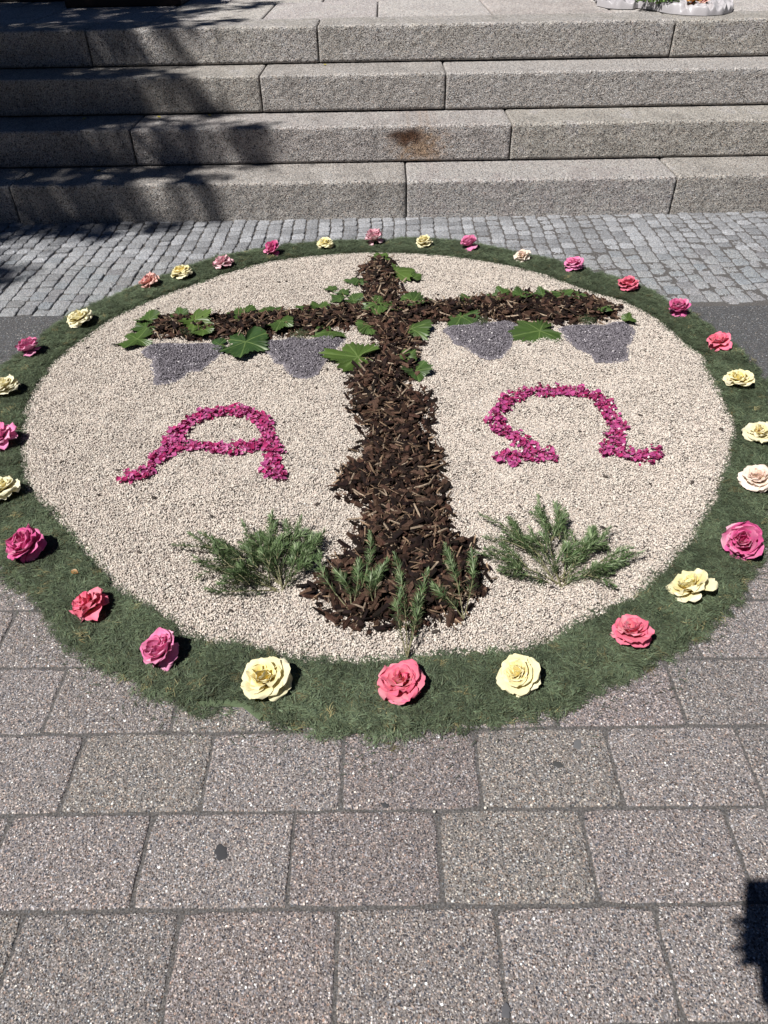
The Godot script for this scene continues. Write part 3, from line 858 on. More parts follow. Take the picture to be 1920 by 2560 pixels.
func build_letter(called: String, label: String, strokes: Array, width: float, seed_: int) -> void:
	var o := thing(called, Vector3(strokes[0][0].x, 0.012, strokes[0][0].y), label, "petal letter", "petal letters on the gravel")
	var at0 := o.position
	var variants := []
	for i in 22: variants.append(scrap_petal(seed_ + i))
	var spots := []
	for s in strokes:
		for i in s.size() - 1:
			var a: Vector2 = s[i]
			var b: Vector2 = s[i + 1]
			var n := maxi(1, int(a.distance_to(b) * 950.0))
			for k in n:
				var t := rng.randf()
				var dir := (b - a).normalized()
				var across := Vector2(-dir.y, dir.x)
				spots.append(a.lerp(b, t) + across * rnd(-0.5, 0.5) * width * (1.0 + 0.25 * sin(i * 2.1)) + Vector2(rng.randfn(0, 0.003), rng.randfn(0, 0.003)))
	var mass := MB.new()
	for k in spots.size():
		var tf := turned(Vector3(spots[k].x, gravel_y(spots[k]) + 0.004 + rnd(0.0, 0.014), spots[k].y) - at0, rng.randf() * TAU, rnd(-0.6, 0.6), rnd(-0.6, 0.6), Vector3.ONE * rnd(0.8, 1.2))
		if k % spots.size() < 300: part("petal", variants[rng.randi() % 22], M.petal, o, tf)
		else:
			var arr: Array = variants[rng.randi() % 22].surface_get_arrays(0)
			var s := mass.p.size()
			for i in arr[Mesh.ARRAY_VERTEX].size():
				mass.p.append(tf * arr[Mesh.ARRAY_VERTEX][i])
				mass.c.append(arr[Mesh.ARRAY_COLOR][i])
				mass.uv.append(Vector2.ZERO)
			for i in arr[Mesh.ARRAY_INDEX]: mass.ix.append(s + i)
	if mass.p.size(): part("petal_scraps", mass.mesh(), M.petal, o).set_meta("kind", "stuff")

func build_carpet() -> void:
	build_gravel()
	build_grass()
	build_grapes()
	build_vine()
	build_letter("petal_alpha", "pink petal letter A lying on gravel left of the bark trunk", ALPHA, 0.060, 1200)
	build_letter("petal_omega", "pink petal letter omega lying on gravel right of the bark trunk", OMEGA, 0.062, 1300)

# ---------------------------------------------------------------- roses
var PALETTE := {   # foot, middle, rim, colour of the outer petals
	"yellow": [Color(0.82, 0.50, 0.02), Color(0.87, 0.70, 0.15), Color(0.89, 0.84, 0.50), Color(0.89, 0.85, 0.62)],
	"cream": [Color(0.82, 0.54, 0.06), Color(0.87, 0.76, 0.32), Color(0.88, 0.83, 0.58), Color(0.89, 0.86, 0.68)],
	"blush": [Color(0.84, 0.64, 0.26), Color(0.87, 0.74, 0.56), Color(0.86, 0.56, 0.52), Color(0.89, 0.81, 0.72)],
	"magenta": [Color(0.78, 0.28, 0.44), Color(0.70, 0.065, 0.29), Color(0.56, 0.018, 0.13), Color(0.76, 0.17, 0.42)],
	"mauve": [Color(0.84, 0.46, 0.56), Color(0.81, 0.21, 0.45), Color(0.70, 0.05, 0.19), Color(0.82, 0.29, 0.53)],
	"coral": [Color(0.87, 0.45, 0.04), Color(0.82, 0.20, 0.24), Color(0.70, 0.04, 0.16), Color(0.83, 0.20, 0.31)],
	"stripe": [Color(0.85, 0.62, 0.42), Color(0.82, 0.48, 0.55), Color(0.66, 0.10, 0.25), Color(0.86, 0.68, 0.68)],
	"salmon": [Color(0.84, 0.62, 0.30), Color(0.82, 0.42, 0.38), Color(0.74, 0.22, 0.25), Color(0.84, 0.56, 0.48)],
	"orange": [Color(0.80, 0.25, 0.02), Color(0.82, 0.38, 0.05), Color(0.84, 0.45, 0.10), Color(0.84, 0.50, 0.16)]}

var crumple := FastNoiseLite.new()

func petal_mesh(l: float, w: float, phi0: float, phi1: float, cup: float, ruffle: float, pal: Array, depth: float, stripes := false) -> ArrayMesh:
	var m := MB.new()
	var nu := 8
	var nv := 8
	var pos := Vector3.ZERO
	var ph := rnd(0, TAU)
	var ph2 := rnd(0, TAU)
	var notch := rnd(0.0, 0.10)
	var lean := rnd(-0.12, 0.12)
	var shade := rnd(0.84, 1.06)
	var bleach := rnd(0.0, 0.48) * rnd(0.0, 1.0)
	for j in nv + 1:
		var v_ := j / float(nv)
		var phi := lerpf(phi0, phi1, pow(v_, 1.4))
		var tan_ := Vector3(0, cos(phi), sin(phi))
		var inn := Vector3(0, sin(phi), -cos(phi))
		if j > 0: pos += tan_ * l / nv
		var wp := lerpf(0.28, 1.0, smoothstep(0.0, 0.62, v_)) if v_ < 0.62 else sqrt(maxf(0.0, 1.0 - pow((v_ - 0.62) / 0.43, 2.0)))
		for i in nu + 1:
			var u := 2.0 * i / nu - 1.0
			var rim := maxf(absf(u), v_)
			var off := cup * w * u * u * wp + ruffle * w * (sin(u * 3.4 + ph) * 0.6 + sin(u * 7.1 + ph2) * 0.35) * pow(v_, 2.5)
			off -= 0.22 * w * pow(absf(u), 4.0) * pow(v_, 2.0)
			off += crumple.get_noise_2d(u * 60.0 + ph * 100.0, v_ * 60.0) * 0.16 * w * v_
			var q := pos + Vector3(u * w * wp + lean * l * v_ * v_, 0, 0) + inn * off - tan_ * (0.14 * l * u * u * pow(v_, 2.0) + notch * l * exp(-u * u * 14.0) * pow(v_, 6.0))
			var col := mixc(pal[0], pal[1], smoothstep(0.05, 0.45, v_))
			col = mixc(col, pal[2], smoothstep(0.6, 1.0, rim) * (0.45 + 0.5 * depth) + 0.15 * sin(u * 9.0 + ph))
			col = mixc(col, pal[3], 0.8 * (1.0 - depth) * smoothstep(0.1, 0.6, v_))
			col = tint(col, 1.0 - 0.06 * absf(sin(u * 13.0 + ph2)) * v_)
			if stripes: col = mixc(col, pal[3] if sin(u * 8.0 + ph + v_ * 2.0) > 0.0 else pal[2], 0.65 * v_)
			col = mixc(col, Color(0.87, 0.80, 0.76), bleach * smoothstep(0.1, 0.7, v_) * (0.6 + 0.4 * sin(u * 4.0 + ph2)))
			m.v(q, tint(col, shade))
	m.grid(nu, nv, 0)
	return m.mesh()

func rose(at: Vector3, width: float, colours: String, style: String, lean_to: float, lean: float, label: String, called := "rose", group := "roses on the grass ring") -> Node3D:
	var o := thing(called, at, label, "rose", group)
	lean_to += rnd(-0.5, 0.5)
	lean += rnd(-0.12, 0.22)
	o.basis = Basis(Vector3(sin(lean_to + PI / 2), 0, cos(lean_to + PI / 2)).normalized(), lean) * Basis(Vector3.UP, rnd(0, TAU))
	var r := width * 0.5
	var pal: Array = PALETTE[colours]
	# rings of petals from the outside in: count, length, half width, opening at foot and tip (0 = upright, half pi = level, more = drooping), cupping
	var rings := [[5, 0.95, 0.56, 1.25, 2.1, 0.05], [6, 1.0, 0.60, 0.95, 1.55, 0.16], [6, 0.98, 0.56, 0.66, 1.2, 0.26], [6, 0.90, 0.48, 0.42, 0.9, 0.38], [6, 0.80, 0.38, 0.22, 0.6, 0.55]]
	var lift := 0.34
	var scraps := 12
	if style == "open": 
		rings = [[4, 0.95, 0.62, 1.3, 1.95, 0.06], [6, 1.05, 0.66, 1.05, 1.45, 0.14], [6, 0.96, 0.58, 0.86, 1.15, 0.26], [6, 0.78, 0.46, 0.7, 0.8, 0.4]]
		lift = 0.24
		scraps = 9
	elif style == "ragged":
		rings = [[5, 1.02, 0.54, 1.35, 2.0, 0.25], [5, 1.06, 0.52, 1.0, 1.5, 0.4], [5, 1.0, 0.48, 0.6, 1.0, 0.55], [4, 0.85, 0.38, 0.35, 0.5, 0.6]]
		lift = 0.26
		scraps = 4
	elif style == "ball":
		rings = [[5, 0.84, 0.50, 1.45, 2.3, 0.05], [5, 1.05, 0.64, 1.15, 0.75, 0.30], [7, 1.12, 0.62, 0.86, 0.42, 0.42], [7, 1.06, 0.54, 0.6, 0.3, 0.5], [6, 0.96, 0.44, 0.36, 0.2, 0.6]]
		lift = 0.36
		scraps = 18
	elif style == "half":
		rings = [[3, 1.0, 0.66, 1.3, 1.9, 0.1], [5, 1.08, 0.66, 1.0, 1.35, 0.2], [5, 0.96, 0.56, 0.8, 1.05, 0.3], [5, 0.78, 0.42, 0.55, 0.7, 0.45]]
		lift = 0.26
		scraps = 10
	var ruf := 0.26 if style == "ragged" else (0.15 if style == "open" else 0.11)
	for k in rings.size():
		var q = rings[k]
		var depth := float(k) / (rings.size() + 1.0)
		var turn0 := rnd(0, TAU)
		for i in q[0]:
			if k == 0 and rng.randf() < 0.2: continue
			var an: float = turn0 + TAU * i / q[0] + rnd(-0.22, 0.22)
			var pm := petal_mesh(r * q[1] * rnd(0.86, 1.1), r * q[2] * rnd(0.85, 1.12), q[3] + rnd(-0.14, 0.14), q[4] + rnd(-0.3, 0.3), q[5] * rnd(0.7, 1.35), ruf * rnd(0.5, 1.8), pal, depth, colours == "stripe")
			part("petal", pm, M.petal, o, Transform3D(Basis(Vector3.UP, an) * Basis(Vector3.BACK, rnd(-0.14, 0.14)), Vector3(sin(an), 0, cos(an)) * r * 0.10 * (1.0 - depth) + Vector3(0, r * (lift + 0.05 * depth), 0)))
	# the crumpled heart: small petals folded every way
	for i in scraps:
		var an := rnd(0, TAU)
		var d := sqrt(rng.randf()) * 0.30 * r
		var pm := petal_mesh(r * rnd(0.36, 0.56), r * rnd(0.18, 0.30), rnd(-0.3, 0.4), rnd(-0.3, 0.9), rnd(0.3, 0.9), ruf * 1.8, pal, 0.85, colours == "stripe")
		part("petal", pm, M.petal, o, Transform3D(Basis(Vector3.UP, an + rnd(-0.9, 0.9)) * Basis(Vector3.BACK, rnd(-0.3, 0.3)), Vector3(sin(an) * d, r * (lift + rnd(0.1, 0.32)), cos(an) * d)))
	if style == "open" or style == "half" or style == "ragged":
		var st := MB.new()
		for i in 26:
			var an := rnd(0, TAU)
			var d := rnd(0.05, 0.22) * r
			var h := (lift + rnd(0.3, 0.5)) * r
			var tip := Vector3(cos(an) * d * 1.3, h, sin(an) * d * 1.3)
			st.tube([Vector3(cos(an) * d * 0.4, (lift + 0.1) * r, sin(an) * d * 0.4), tip], [0.0006, 0.0005], 4, Color(0.55, 0.30, 0.04))
			st.tube([tip, tip + Vector3(rnd(-1, 1), rnd(0.2, 1), rnd(-1, 1)).normalized() * 0.0028], [0.0013, 0.001], 5, Color(0.30, 0.13, 0.02))
		part("stamens", st.mesh(), M.petal, o)
	var cal := MB.new()
	cal.tube([Vector3(0, 0.001, 0), Vector3(0, r * lift * 0.6, 0), Vector3(0, r * lift + 0.003, 0)], [0.003, 0.007, 0.006], 8, Color(0.06, 0.11, 0.04))
	part("calyx", cal.mesh(), M.leaf, o)
	return o

func build_roses() -> void:
	# x, z, width, colours, form, direction it leans to (radians, 0 = right, half pi = towards the steps), lean, label
	var front := -PI / 2
	var list := [
		[-0.045, -3.997, 0.118, "stripe", "ball", front, 0.3, "pink and white double rose at the top of the ring above the bark trunk"],
		[-0.319, -3.947, 0.100, "yellow", "full", front, 0.15, "small yellow rose on the far grass, between the magenta and the pink and white rose"],
		[-0.586, -3.879, 0.104, "magenta", "ball", front, 0.3, "deep magenta ball rose on the far left grass, next to a striped one"],
		[-0.842, -3.711, 0.106, "stripe", "ragged", front, 0.35, "ragged pink and white striped rose on the far left grass"],
		[-1.031, -3.586, 0.122, "yellow", "open", front, 0.2, "large yellow rose on the far left grass beside the cobbles"],
		[-1.165, -3.483, 0.108, "salmon", "ragged", front, 0.4, "collapsed pale salmon rose with loose petals beside the cobbles"],
		[-1.390, -3.076, 0.130, "cream", "open", front + 0.3, 0.2, "creamy yellow rose where the cobbles meet the asphalt on the left"],
		[-1.511, -2.791, 0.108, "mauve", "ball", front, 0.4, "mauve pink rose on the left grass beside the asphalt"],
		[-1.487, -2.473, 0.118, "cream", "full", front, 0.35, "pale apricot yellow rose cut by the left edge, below the mauve pink one"],
		[-1.376, -2.129, 0.125, "mauve", "ragged", front + 0.5, 0.3, "light pink loose rose cut by the left edge"],
		[-1.256, -1.835, 0.118, "cream", "open", front, 0.3, "cream rose cut by the left edge, lowest of those there"],
		[-1.057, -1.559, 0.126, "magenta", "ball", front + 0.4, 0.45, "big round magenta pink rose on the left grass above a dry brown leaf"],
		[-0.810, -1.322, 0.108, "coral", "ragged", front, 0.25, "ragged coral rose with a yellow heart on the near left grass"],
		[-0.569, -1.160, 0.112, "mauve", "ball", front, 0.35, "mauve pink rose on the near left grass, beside the cream open one"],
		[-0.300, -1.068, 0.128, "yellow", "open", front, 0.25, "pale yellow wide open rose with dark golden stamens, at the front left"],
		[0.030, -1.054, 0.122, "coral", "open", front - 0.3, 0.3, "coral pink rose with an orange heart at the front below the long rosemary sprig"],
		[0.328, -1.077, 0.110, "yellow", "full", front, 0.5, "yellow rose with drooping lower petals at the front right"],
		[0.629, -1.198, 0.112, "coral", "full", front - 0.5, 0.3, "rounded coral pink rose on the near right grass"],
		[0.840, -1.349, 0.124, "yellow", "half", front - 0.3, 0.45, "broad heart shaped pale yellow rose on the near right grass"],
		[1.046, -1.549, 0.126, "magenta", "ball", front + 0.9, 0.5, "bright magenta rose lying on its side on the right grass"],
		[1.207, -1.824, 0.118, "blush", "full", front, 0.3, "blush cream rose at the right edge, nearer of the pair there"],
		[1.320, -2.091, 0.112, "cream", "open", front, 0.3, "ivory yellow rose at the right edge next to a spill of gravel"],
		[1.377, -2.450, 0.122, "yellow", "open", front, 0.2, "large yellow rose on the right grass below the coral loose one"],
		[1.410, -2.759, 0.106, "coral", "ragged", front, 0.3, "loose coral rose with upright petals beside the asphalt on the right"],
		[1.340, -3.076, 0.100, "magenta", "ball", front, 0.25, "magenta rose where the cobbles meet the asphalt on the right"],
		[1.182, -3.340, 0.110, "coral", "full", front - 0.4, 0.35, "coral pink rose on the far right grass beside the cobbles"],
		[0.971, -3.598, 0.112, "mauve", "full", front, 0.3, "bright pink rose on the far right grass, left of the coral one"],
		[0.730, -3.737, 0.094, "blush", "ragged", front, 0.3, "small faded cream and salmon rose on the far right grass"],
		[0.468, -3.899, 0.104, "mauve", "ball", front, 0.2, "flat mauve pink rose on the far right grass between the cream and the yellow one"],
		[0.220, -3.957, 0.098, "yellow", "full", front, 0.15, "small lemon yellow rose on the far grass just right of the bark trunk"]]
	for q in list: rose(Vector3(q[0], 0.012 + 0.05 * q[2] * sin(q[6]), q[1]), q[2] * 0.98, q[3], q[4], q[5], q[6], q[7])

# ---------------------------------------------------------------- vine leaves
func vine_leaf_mesh(seed_: int, light: float, fold: float) -> ArrayMesh:
	var m := MB.new()
	var r := RandomNumberGenerator.new()
	r.seed = seed_
	var n := 120
	var rings := 8
	var lobes := [[0.0, 1.0, 0.40], [1.08 + r.randf_range(-0.1, 0.1), 0.90, 0.36], [-1.08 + r.randf_range(-0.1, 0.1), 0.88, 0.36], [2.15 + r.randf_range(-0.12, 0.12), 0.74, 0.38], [-2.15 + r.randf_range(-0.12, 0.12), 0.74, 0.38]]
	var deep := r.randf_range(0.56, 0.72)
	var wave1 := r.randf() * TAU
	var wave2 := r.randf() * TAU
	var curl := r.randf_range(0.02, 0.2)
	var green := Color(0.024, 0.052, 0.017).lerp(Color(0.062, 0.102, 0.021), light)
	for k in rings + 1:
		var f := k / float(rings)
		for j in n + 1:
			var a := TAU * j / n - PI
			var rad := deep
			var vein := 9.0
			for q in lobes:
				var d := absf(angle_difference(a, q[0]))
				rad = maxf(rad, lerpf(deep, q[1], exp(-pow(d / q[2], 2.0) * 1.1)))
				vein = minf(vein, d)
			var saw := absf(fmod(j * 0.5 + 40.0, 2.0) - 1.0)
			rad *= 1.0 + 0.13 * (saw - 0.5) + 0.05 * sin(j * 1.7 + seed_) + 0.05 * sin(a * 2.3 + wave1)
			var sinus := absf(angle_difference(a, PI))
			rad *= smoothstep(0.05, 0.5, sinus) * 0.85 + 0.15
			var rr := rad * f
			var x := cos(a) * rr
			var z := sin(a) * rr
			var side := sin(vein * 11.0) * 0.022 * f
			var y := 0.05 * f * minf(vein, 0.5) * 1.4 + side - curl * f * f + 0.12 * sin(2.0 * a + wave1) * f * f + 0.06 * sin(5.0 * a + wave2) * f * f
			y += fold * absf(z)
			var col := tint(green, 1.0 + 0.22 * sin(a * 3.0 + wave2) * f + r.randf_range(-0.08, 0.08))
			if vein * rr < 0.016: col = mixc(col, Color(0.15, 0.21, 0.07), 0.6)
			elif absf(fmod(vein * 9.0 + rr * 7.0, 1.6) - 0.8) < 0.09: col = mixc(col, Color(0.12, 0.18, 0.06), 0.25)
			m.v(Vector3(x, y, z), col)
	m.grid(n, rings, 0)
	return m.mesh()

func build_vine_leaves() -> void:
	# x, z, width, direction of the tip in degrees (0 right, 90 towards the viewer), lightness, fold, label
	var list := [
		[-0.010, -3.747, 0.120, 170, 0.75, 0.1, "pale vine leaf lying across the very top of the bark trunk"],
		[0.055, -3.573, 0.185, 55, 0.95, 0.1, "large light green vine leaf on the right of the trunk's top"],
		[0.150, -3.510, 0.095, 15, 0.6, 0.2, "small vine leaf behind the large light green one at the trunk's top"],
		[-0.127, -3.481, 0.120, 175, 0.25, 0.15, "dark vine leaf on the left of the trunk's top"],
		[-0.262, -3.385, 0.070, 200, 0.5, 0.2, "smallest vine leaf at the tip of the curled shoot left of the trunk"],
		[-0.205, -3.340, 0.085, 260, 0.35, 0.3, "middle vine leaf on the curled shoot left of the trunk"],
		[-0.212, -3.272, 0.090, 150, 0.35, 0.3, "lower left vine leaf of the curled shoot beside the trunk"],
		[-0.149, -3.254, 0.105, 20, 0.4, 0.2, "right hand vine leaf of the curled shoot, touching the trunk"],
		[-0.180, -3.188, 0.085, 100, 0.35, 0.2, "vine leaf at the foot of the curled shoot where arm and trunk meet"],
		[-0.026, -3.140, 0.180, 30, 0.55, 0.15, "broad vine leaf on the crossing of bark arm and trunk"],
		[0.135, -3.200, 0.175, 350, 0.45, 0.2, "long vine leaf on the back edge of the right arm beside the trunk"],
		[-0.643, -3.095, 0.140, 175, 0.5, 0.15, "pointed vine leaf on the back edge of the left arm, left of an upright one"],
		[-0.563, -3.129, 0.115, 275, 0.6, 0.2, "upright vine leaf on the back edge of the left arm"],
		[-0.505, -3.103, 0.085, 10, 0.35, 0.25, "dark little vine leaf right of the upright one on the left arm"],
		[-0.365, -3.120, 0.075, 180, 0.45, 0.25, "small vine leaf left of a pointed one on the left arm's back edge"],
		[-0.301, -3.142, 0.100, 290, 0.6, 0.2, "pointed vine leaf on the back edge of the left arm close to the trunk"],
		[-0.465, -2.985, 0.125, 100, 0.5, 0.1, "small three lobed vine leaf lying in the middle of the left arm"],
		[-0.604, -2.835, 0.225, 90, 0.12, 0.05, "large dark vine leaf hanging between the two left grape bunches"],
		[-0.715, -2.825, 0.095, 165, 0.08, 0.1, "dark little vine leaf tucked behind the large dark one"],
		[-0.243, -2.930, 0.155, 105, 0.5, 0.1, "vine leaf above the right end of the second grape bunch"],
		[-0.071, -2.965, 0.130, 70, 0.5, 0.15, "vine leaf on the middle of the trunk just below the crossing"],
		[0.114, -2.931, 0.160, 50, 0.5, 0.15, "vine leaf on the right edge of the trunk below the crossing"],
		[-0.116, -2.691, 0.240, 185, 0.85, 0.08, "largest light green vine leaf on the left edge of the trunk under the arms"],
		[0.090, -2.650, 0.090, 250, 0.6, 0.5, "upper half of the folded vine leaf pair on the trunk's right edge"],
		[0.118, -2.576, 0.125, 80, 0.35, 0.5, "folded vine leaf with a shaded hollow on the trunk's right edge"],
		[-1.084, -3.085, 0.125, 200, 0.5, 0.3, "uppermost vine leaf at the left end of the arm"],
		[-1.083, -3.004, 0.100, 150, 0.35, 0.3, "middle vine leaf at the left end of the arm"],
		[-1.087, -2.885, 0.170, 170, 0.6, 0.12, "lowest vine leaf at the left end of the arm, on the gravel"],
		[-0.935, -3.078, 0.095, 190, 0.45, 0.3, "vine leaf on the left arm's back edge behind the pale wilted one"],
		[-0.852, -3.010, 0.160, 30, 1.0, 0.15, "pale wilted vine leaf lying across the left arm"],
		[-0.806, -2.943, 0.105, 80, 0.8, 0.2, "light vine leaf peeping out under the pale wilted one"],
		[-0.858, -3.094, 0.080, 300, 0.6, 0.2, "small vine leaf above the pale wilted one"],
		[0.394, -3.209, 0.110, 300, 0.45, 0.2, "pointed vine leaf standing behind the dark one on the right arm"],
		[0.345, -3.053, 0.165, 115, 0.28, 0.15, "dark vine leaf lying across the right arm near the trunk"],
		[0.559, -3.235, 0.105, 190, 0.5, 0.25, "second vine leaf from the left on the right arm's back edge row"],
		[0.640, -3.215, 0.100, 320, 0.45, 0.25, "third vine leaf from the left on the right arm's back edge row"],
		[0.505, -3.245, 0.070, 180, 0.25, 0.25, "first and smallest vine leaf of the right arm's back edge row"],
		[0.739, -3.215, 0.095, 200, 0.4, 0.25, "fourth vine leaf from the left on the right arm's back edge row"],
		[0.830, -3.216, 0.100, 280, 0.45, 0.25, "fifth vine leaf from the left on the right arm's back edge row"],
		[0.897, -3.202, 0.080, 350, 0.4, 0.25, "last vine leaf of the right arm's back edge row"],
		[0.677, -2.900, 0.220, 165, 0.5, 0.08, "large vine leaf hanging between the two right grape bunches"],
		[0.985, -3.076, 0.075, 40, 0.4, 0.3, "little vine leaf half buried near the right end of the arm"],
		[1.088, -2.996, 0.080, 350, 0.7, 0.6, "curled narrow vine leaf on gravel off the right end of the arm"]]
	for i in list.size():
		var q = list[i]
		var pt := Vector2(q[0], q[1])
		var s: float = q[2] * 0.63
		var y := maxf(mulch_y(pt), gravel_y(pt)) + 0.007 + s * 0.07
		var o := thing("vine_leaf", Vector3(q[0], y, q[1]), q[6], "vine leaf", "vine leaves on the bark cross")
		o.basis = Basis(Vector3.UP, -deg_to_rad(q[3])) * Basis(Vector3.RIGHT, rnd(-0.18, 0.18)) * Basis(Vector3.BACK, rnd(-0.12, 0.12))
		var k := rnd(0.92, 1.05)
		part("blade", vine_leaf_mesh(1500 + i, q[4], q[5]), M.leaf, o, Transform3D(Basis.from_scale(Vector3(s, s * 0.9, s * k)), Vector3.ZERO))
		var st := MB.new()
		var l := rnd(0.25, 0.6) * s
		var p0 := Vector3(-0.02 * s, 0.0, 0)
		st.tube([p0, p0 + Vector3(-0.5 * l, -0.004, rnd(-0.1, 0.1) * l), p0 + Vector3(-l, -0.012, rnd(-0.2, 0.2) * l)], [0.0013, 0.0012, 0.0015], 5, Color(0.22, 0.25, 0.08))
		part("leaf_stalk", st.mesh(), M.leaf, o)

# ---------------------------------------------------------------- rosemary
func sprig_mesh(path: Array, needles: int, seed_: int, reach := 0.019, woody := 0.25) -> ArrayMesh:
	var m := MB.new()
	var r := RandomNumberGenerator.new()
	r.seed = seed_
	var curve := Curve3D.new()
	for i in path.size():
		var t: Vector3 = (path[mini(i + 1, path.size() - 1)] - path[maxi(i - 1, 0)]) * 0.22
		curve.add_point(path[i], -t, t)
	var total := curve.get_baked_length()
	var pts := []
	var rad := []
	for k in 11:
		pts.append(curve.sample_baked(total * k / 10.0))
		rad.append(lerpf(0.0019, 0.0007, k / 10.0))
	m.tube(pts, rad, 5, Color(0.16, 0.15, 0.08))
	for k in needles:
		var t := woody + (1.0 - woody) * pow(r.randf(), 0.85)
		var at := curve.sample_baked(total * t)
		var dir := (curve.sample_baked(minf(total * t + 0.006, total)) - curve.sample_baked(maxf(0.0, minf(total * t + 0.006, total) - 0.012))).normalized()
		var n1 := dir.cross(Vector3.UP).normalized()
		var n2 := dir.cross(n1)
		var an := r.randf() * TAU
		var out := (n1 * cos(an) + n2 * sin(an))
		var open := lerpf(1.2, 0.5, smoothstep(0.8, 1.0, t)) * r.randf_range(0.7, 1.25)
		var l := reach * r.randf_range(0.7, 1.2) * lerpf(1.0, 0.62, smoothstep(0.8, 1.0, t))
		var v1 := (out * sin(open) + dir * cos(open)).normalized()
		var v2 := (v1 + dir * 0.6 * r.randf()).normalized()
		var w := dir.cross(out).normalized() * r.randf_range(0.0007, 0.0013)
		var f := r.randf_range(0.55, 1.5)
		var top := Color(0.066 * f, 0.105 * f, 0.044 * f)
		var tip := Color(0.12 * f, 0.18 * f, 0.07 * f)
		if r.randf() < 0.25: top = Color(0.20 * f, 0.25 * f, 0.14 * f)
		var s := m.p.size()
		m.v(at - w * 0.6, top); m.v(at + w * 0.6, top)
		m.v(at + v1 * l * 0.5 - w, top); m.v(at + v1 * l * 0.5 + w, top)
		m.v(at + v1 * l * 0.5 + v2 * l * 0.45, tip)
		m.quad(s, s + 1, s + 3, s + 2)
		m.tri(s + 2, s + 3, s + 4)
	return m.mesh()

func sprig_path(a: Vector3, b: Vector3, rise: float, sway: float) -> Array:
	var out := []
	var side := (b - a).cross(Vector3.UP).normalized()
	for k in 5:
		var t := k / 4.0
		out.append(a.lerp(b, t) + Vector3.UP * rise * sin(PI * minf(t * 1.15, 1.0)) + side * sway * sin(PI * t))
	return out

func build_rosemary() -> void:
	var left := thing("rosemary_bunch", Vector3(-0.316, 0.016, -1.399), "dense bunch of rosemary lying on gravel left of the trunk's foot", "rosemary", "rosemary on the gravel")
	var tips := [[-0.600, -1.60, 0.03], [-0.565, -1.50, 0.03], [-0.51, -1.38, 0.02], [-0.44, -1.63, 0.05], [-0.35, -1.66, 0.06], [-0.26, -1.63, 0.06], [-0.19, -1.58, 0.05], [-0.195, -1.49, 0.04], [-0.46, -1.44, 0.03], [-0.40, -1.53, 0.06], [-0.29, -1.55, 0.07], [-0.52, -1.56, 0.04], [-0.23, -1.52, 0.06], [-0.33, -1.60, 0.07], [-0.48, -1.51, 0.05]]
	rosemary_bunch(left, tips, 2000)
	var right := thing("rosemary_bunch", Vector3(0.471, 0.016, -1.401), "fan of rosemary sprigs lying on gravel right of the trunk's foot", "rosemary", "rosemary on the gravel")
	tips = [[0.285, -1.665, 0.03], [0.258, -1.51, 0.02], [0.365, -1.635, 0.04], [0.464, -1.715, 0.06], [0.51, -1.69, 0.05], [0.658, -1.585, 0.04], [0.728, -1.485, 0.035], [0.63, -1.42, 0.02], [0.312, -1.435, 0.02], [0.415, -1.57, 0.06], [0.55, -1.51, 0.05], [0.60, -1.57, 0.04]]
	rosemary_bunch(right, tips, 2100)
	# loose sprigs stuck on the mulch: foot, tip, label
	var loose := [
		[Vector3(-0.100, 0.03, -1.285), [Vector3(-0.200, 0.055, -1.50), Vector3(-0.055, 0.065, -1.57), Vector3(-0.15, 0.06, -1.42), Vector3(-0.085, 0.06, -1.46)], "branched rosemary sprig on the left of the bark foot"],
		[Vector3(-0.040, 0.035, -1.300), [Vector3(-0.005, 0.06, -1.46), Vector3(-0.03, 0.07, -1.40)], "short rosemary sprig in the middle of the bark foot"],
		[Vector3(0.044, 0.018, -1.147), [Vector3(0.018, 0.06, -1.48), Vector3(0.110, 0.06, -1.42), Vector3(0.075, 0.08, -1.30), Vector3(0.03, 0.08, -1.32)], "long branched rosemary sprig running from the bark foot down to the grass"],
		[Vector3(0.197, 0.03, -1.262), [Vector3(0.165, 0.06, -1.52), Vector3(0.238, 0.06, -1.50), Vector3(0.12, 0.06, -1.36)], "spreading rosemary sprig on the right of the bark foot"]]
	for i in loose.size():
		var q = loose[i]
		var o := thing("rosemary_sprig", q[0], q[2], "rosemary", "loose rosemary sprigs on the bark")
		for j in q[1].size():
			var tip: Vector3 = q[1][j] - q[0]
			part("sprig", sprig_mesh(sprig_path(Vector3.ZERO, tip, 0.03, rnd(-0.03, 0.03)), 210, 2200 + i * 10 + j, 0.026, 0.22), M.needle, o)

func rosemary_bunch(o: Node3D, tips: Array, seed_: int) -> void:
	for i in tips.size():
		var tip: Vector3 = Vector3(tips[i][0], tips[i][2], tips[i][1]) - Vector3(o.position.x, 0.0, o.position.z)
		var foot := Vector3(rnd(-0.02, 0.02), rnd(-0.006, 0.01), rnd(-0.02, 0.02))
		part("sprig", sprig_mesh(sprig_path(foot, tip, rnd(0.010, 0.030), rnd(-0.03, 0.03)), 250, seed_ + i, 0.024, 0.12), M.needle, o)
		for b in 3:
			var s := foot.lerp(tip, rnd(0.35, 0.6)) + Vector3(0, 0.02, 0)
			var e := s + (tip - foot).rotated(Vector3.UP, rnd(-0.7, 0.7)) * rnd(0.3, 0.5)
			e.y = rnd(0.008, 0.055)
			part("sprig", sprig_mesh(sprig_path(s, e, 0.01, rnd(-0.01, 0.01)), 150, seed_ + 50 + i * 3 + b, 0.023, 0.05), M.needle, o)

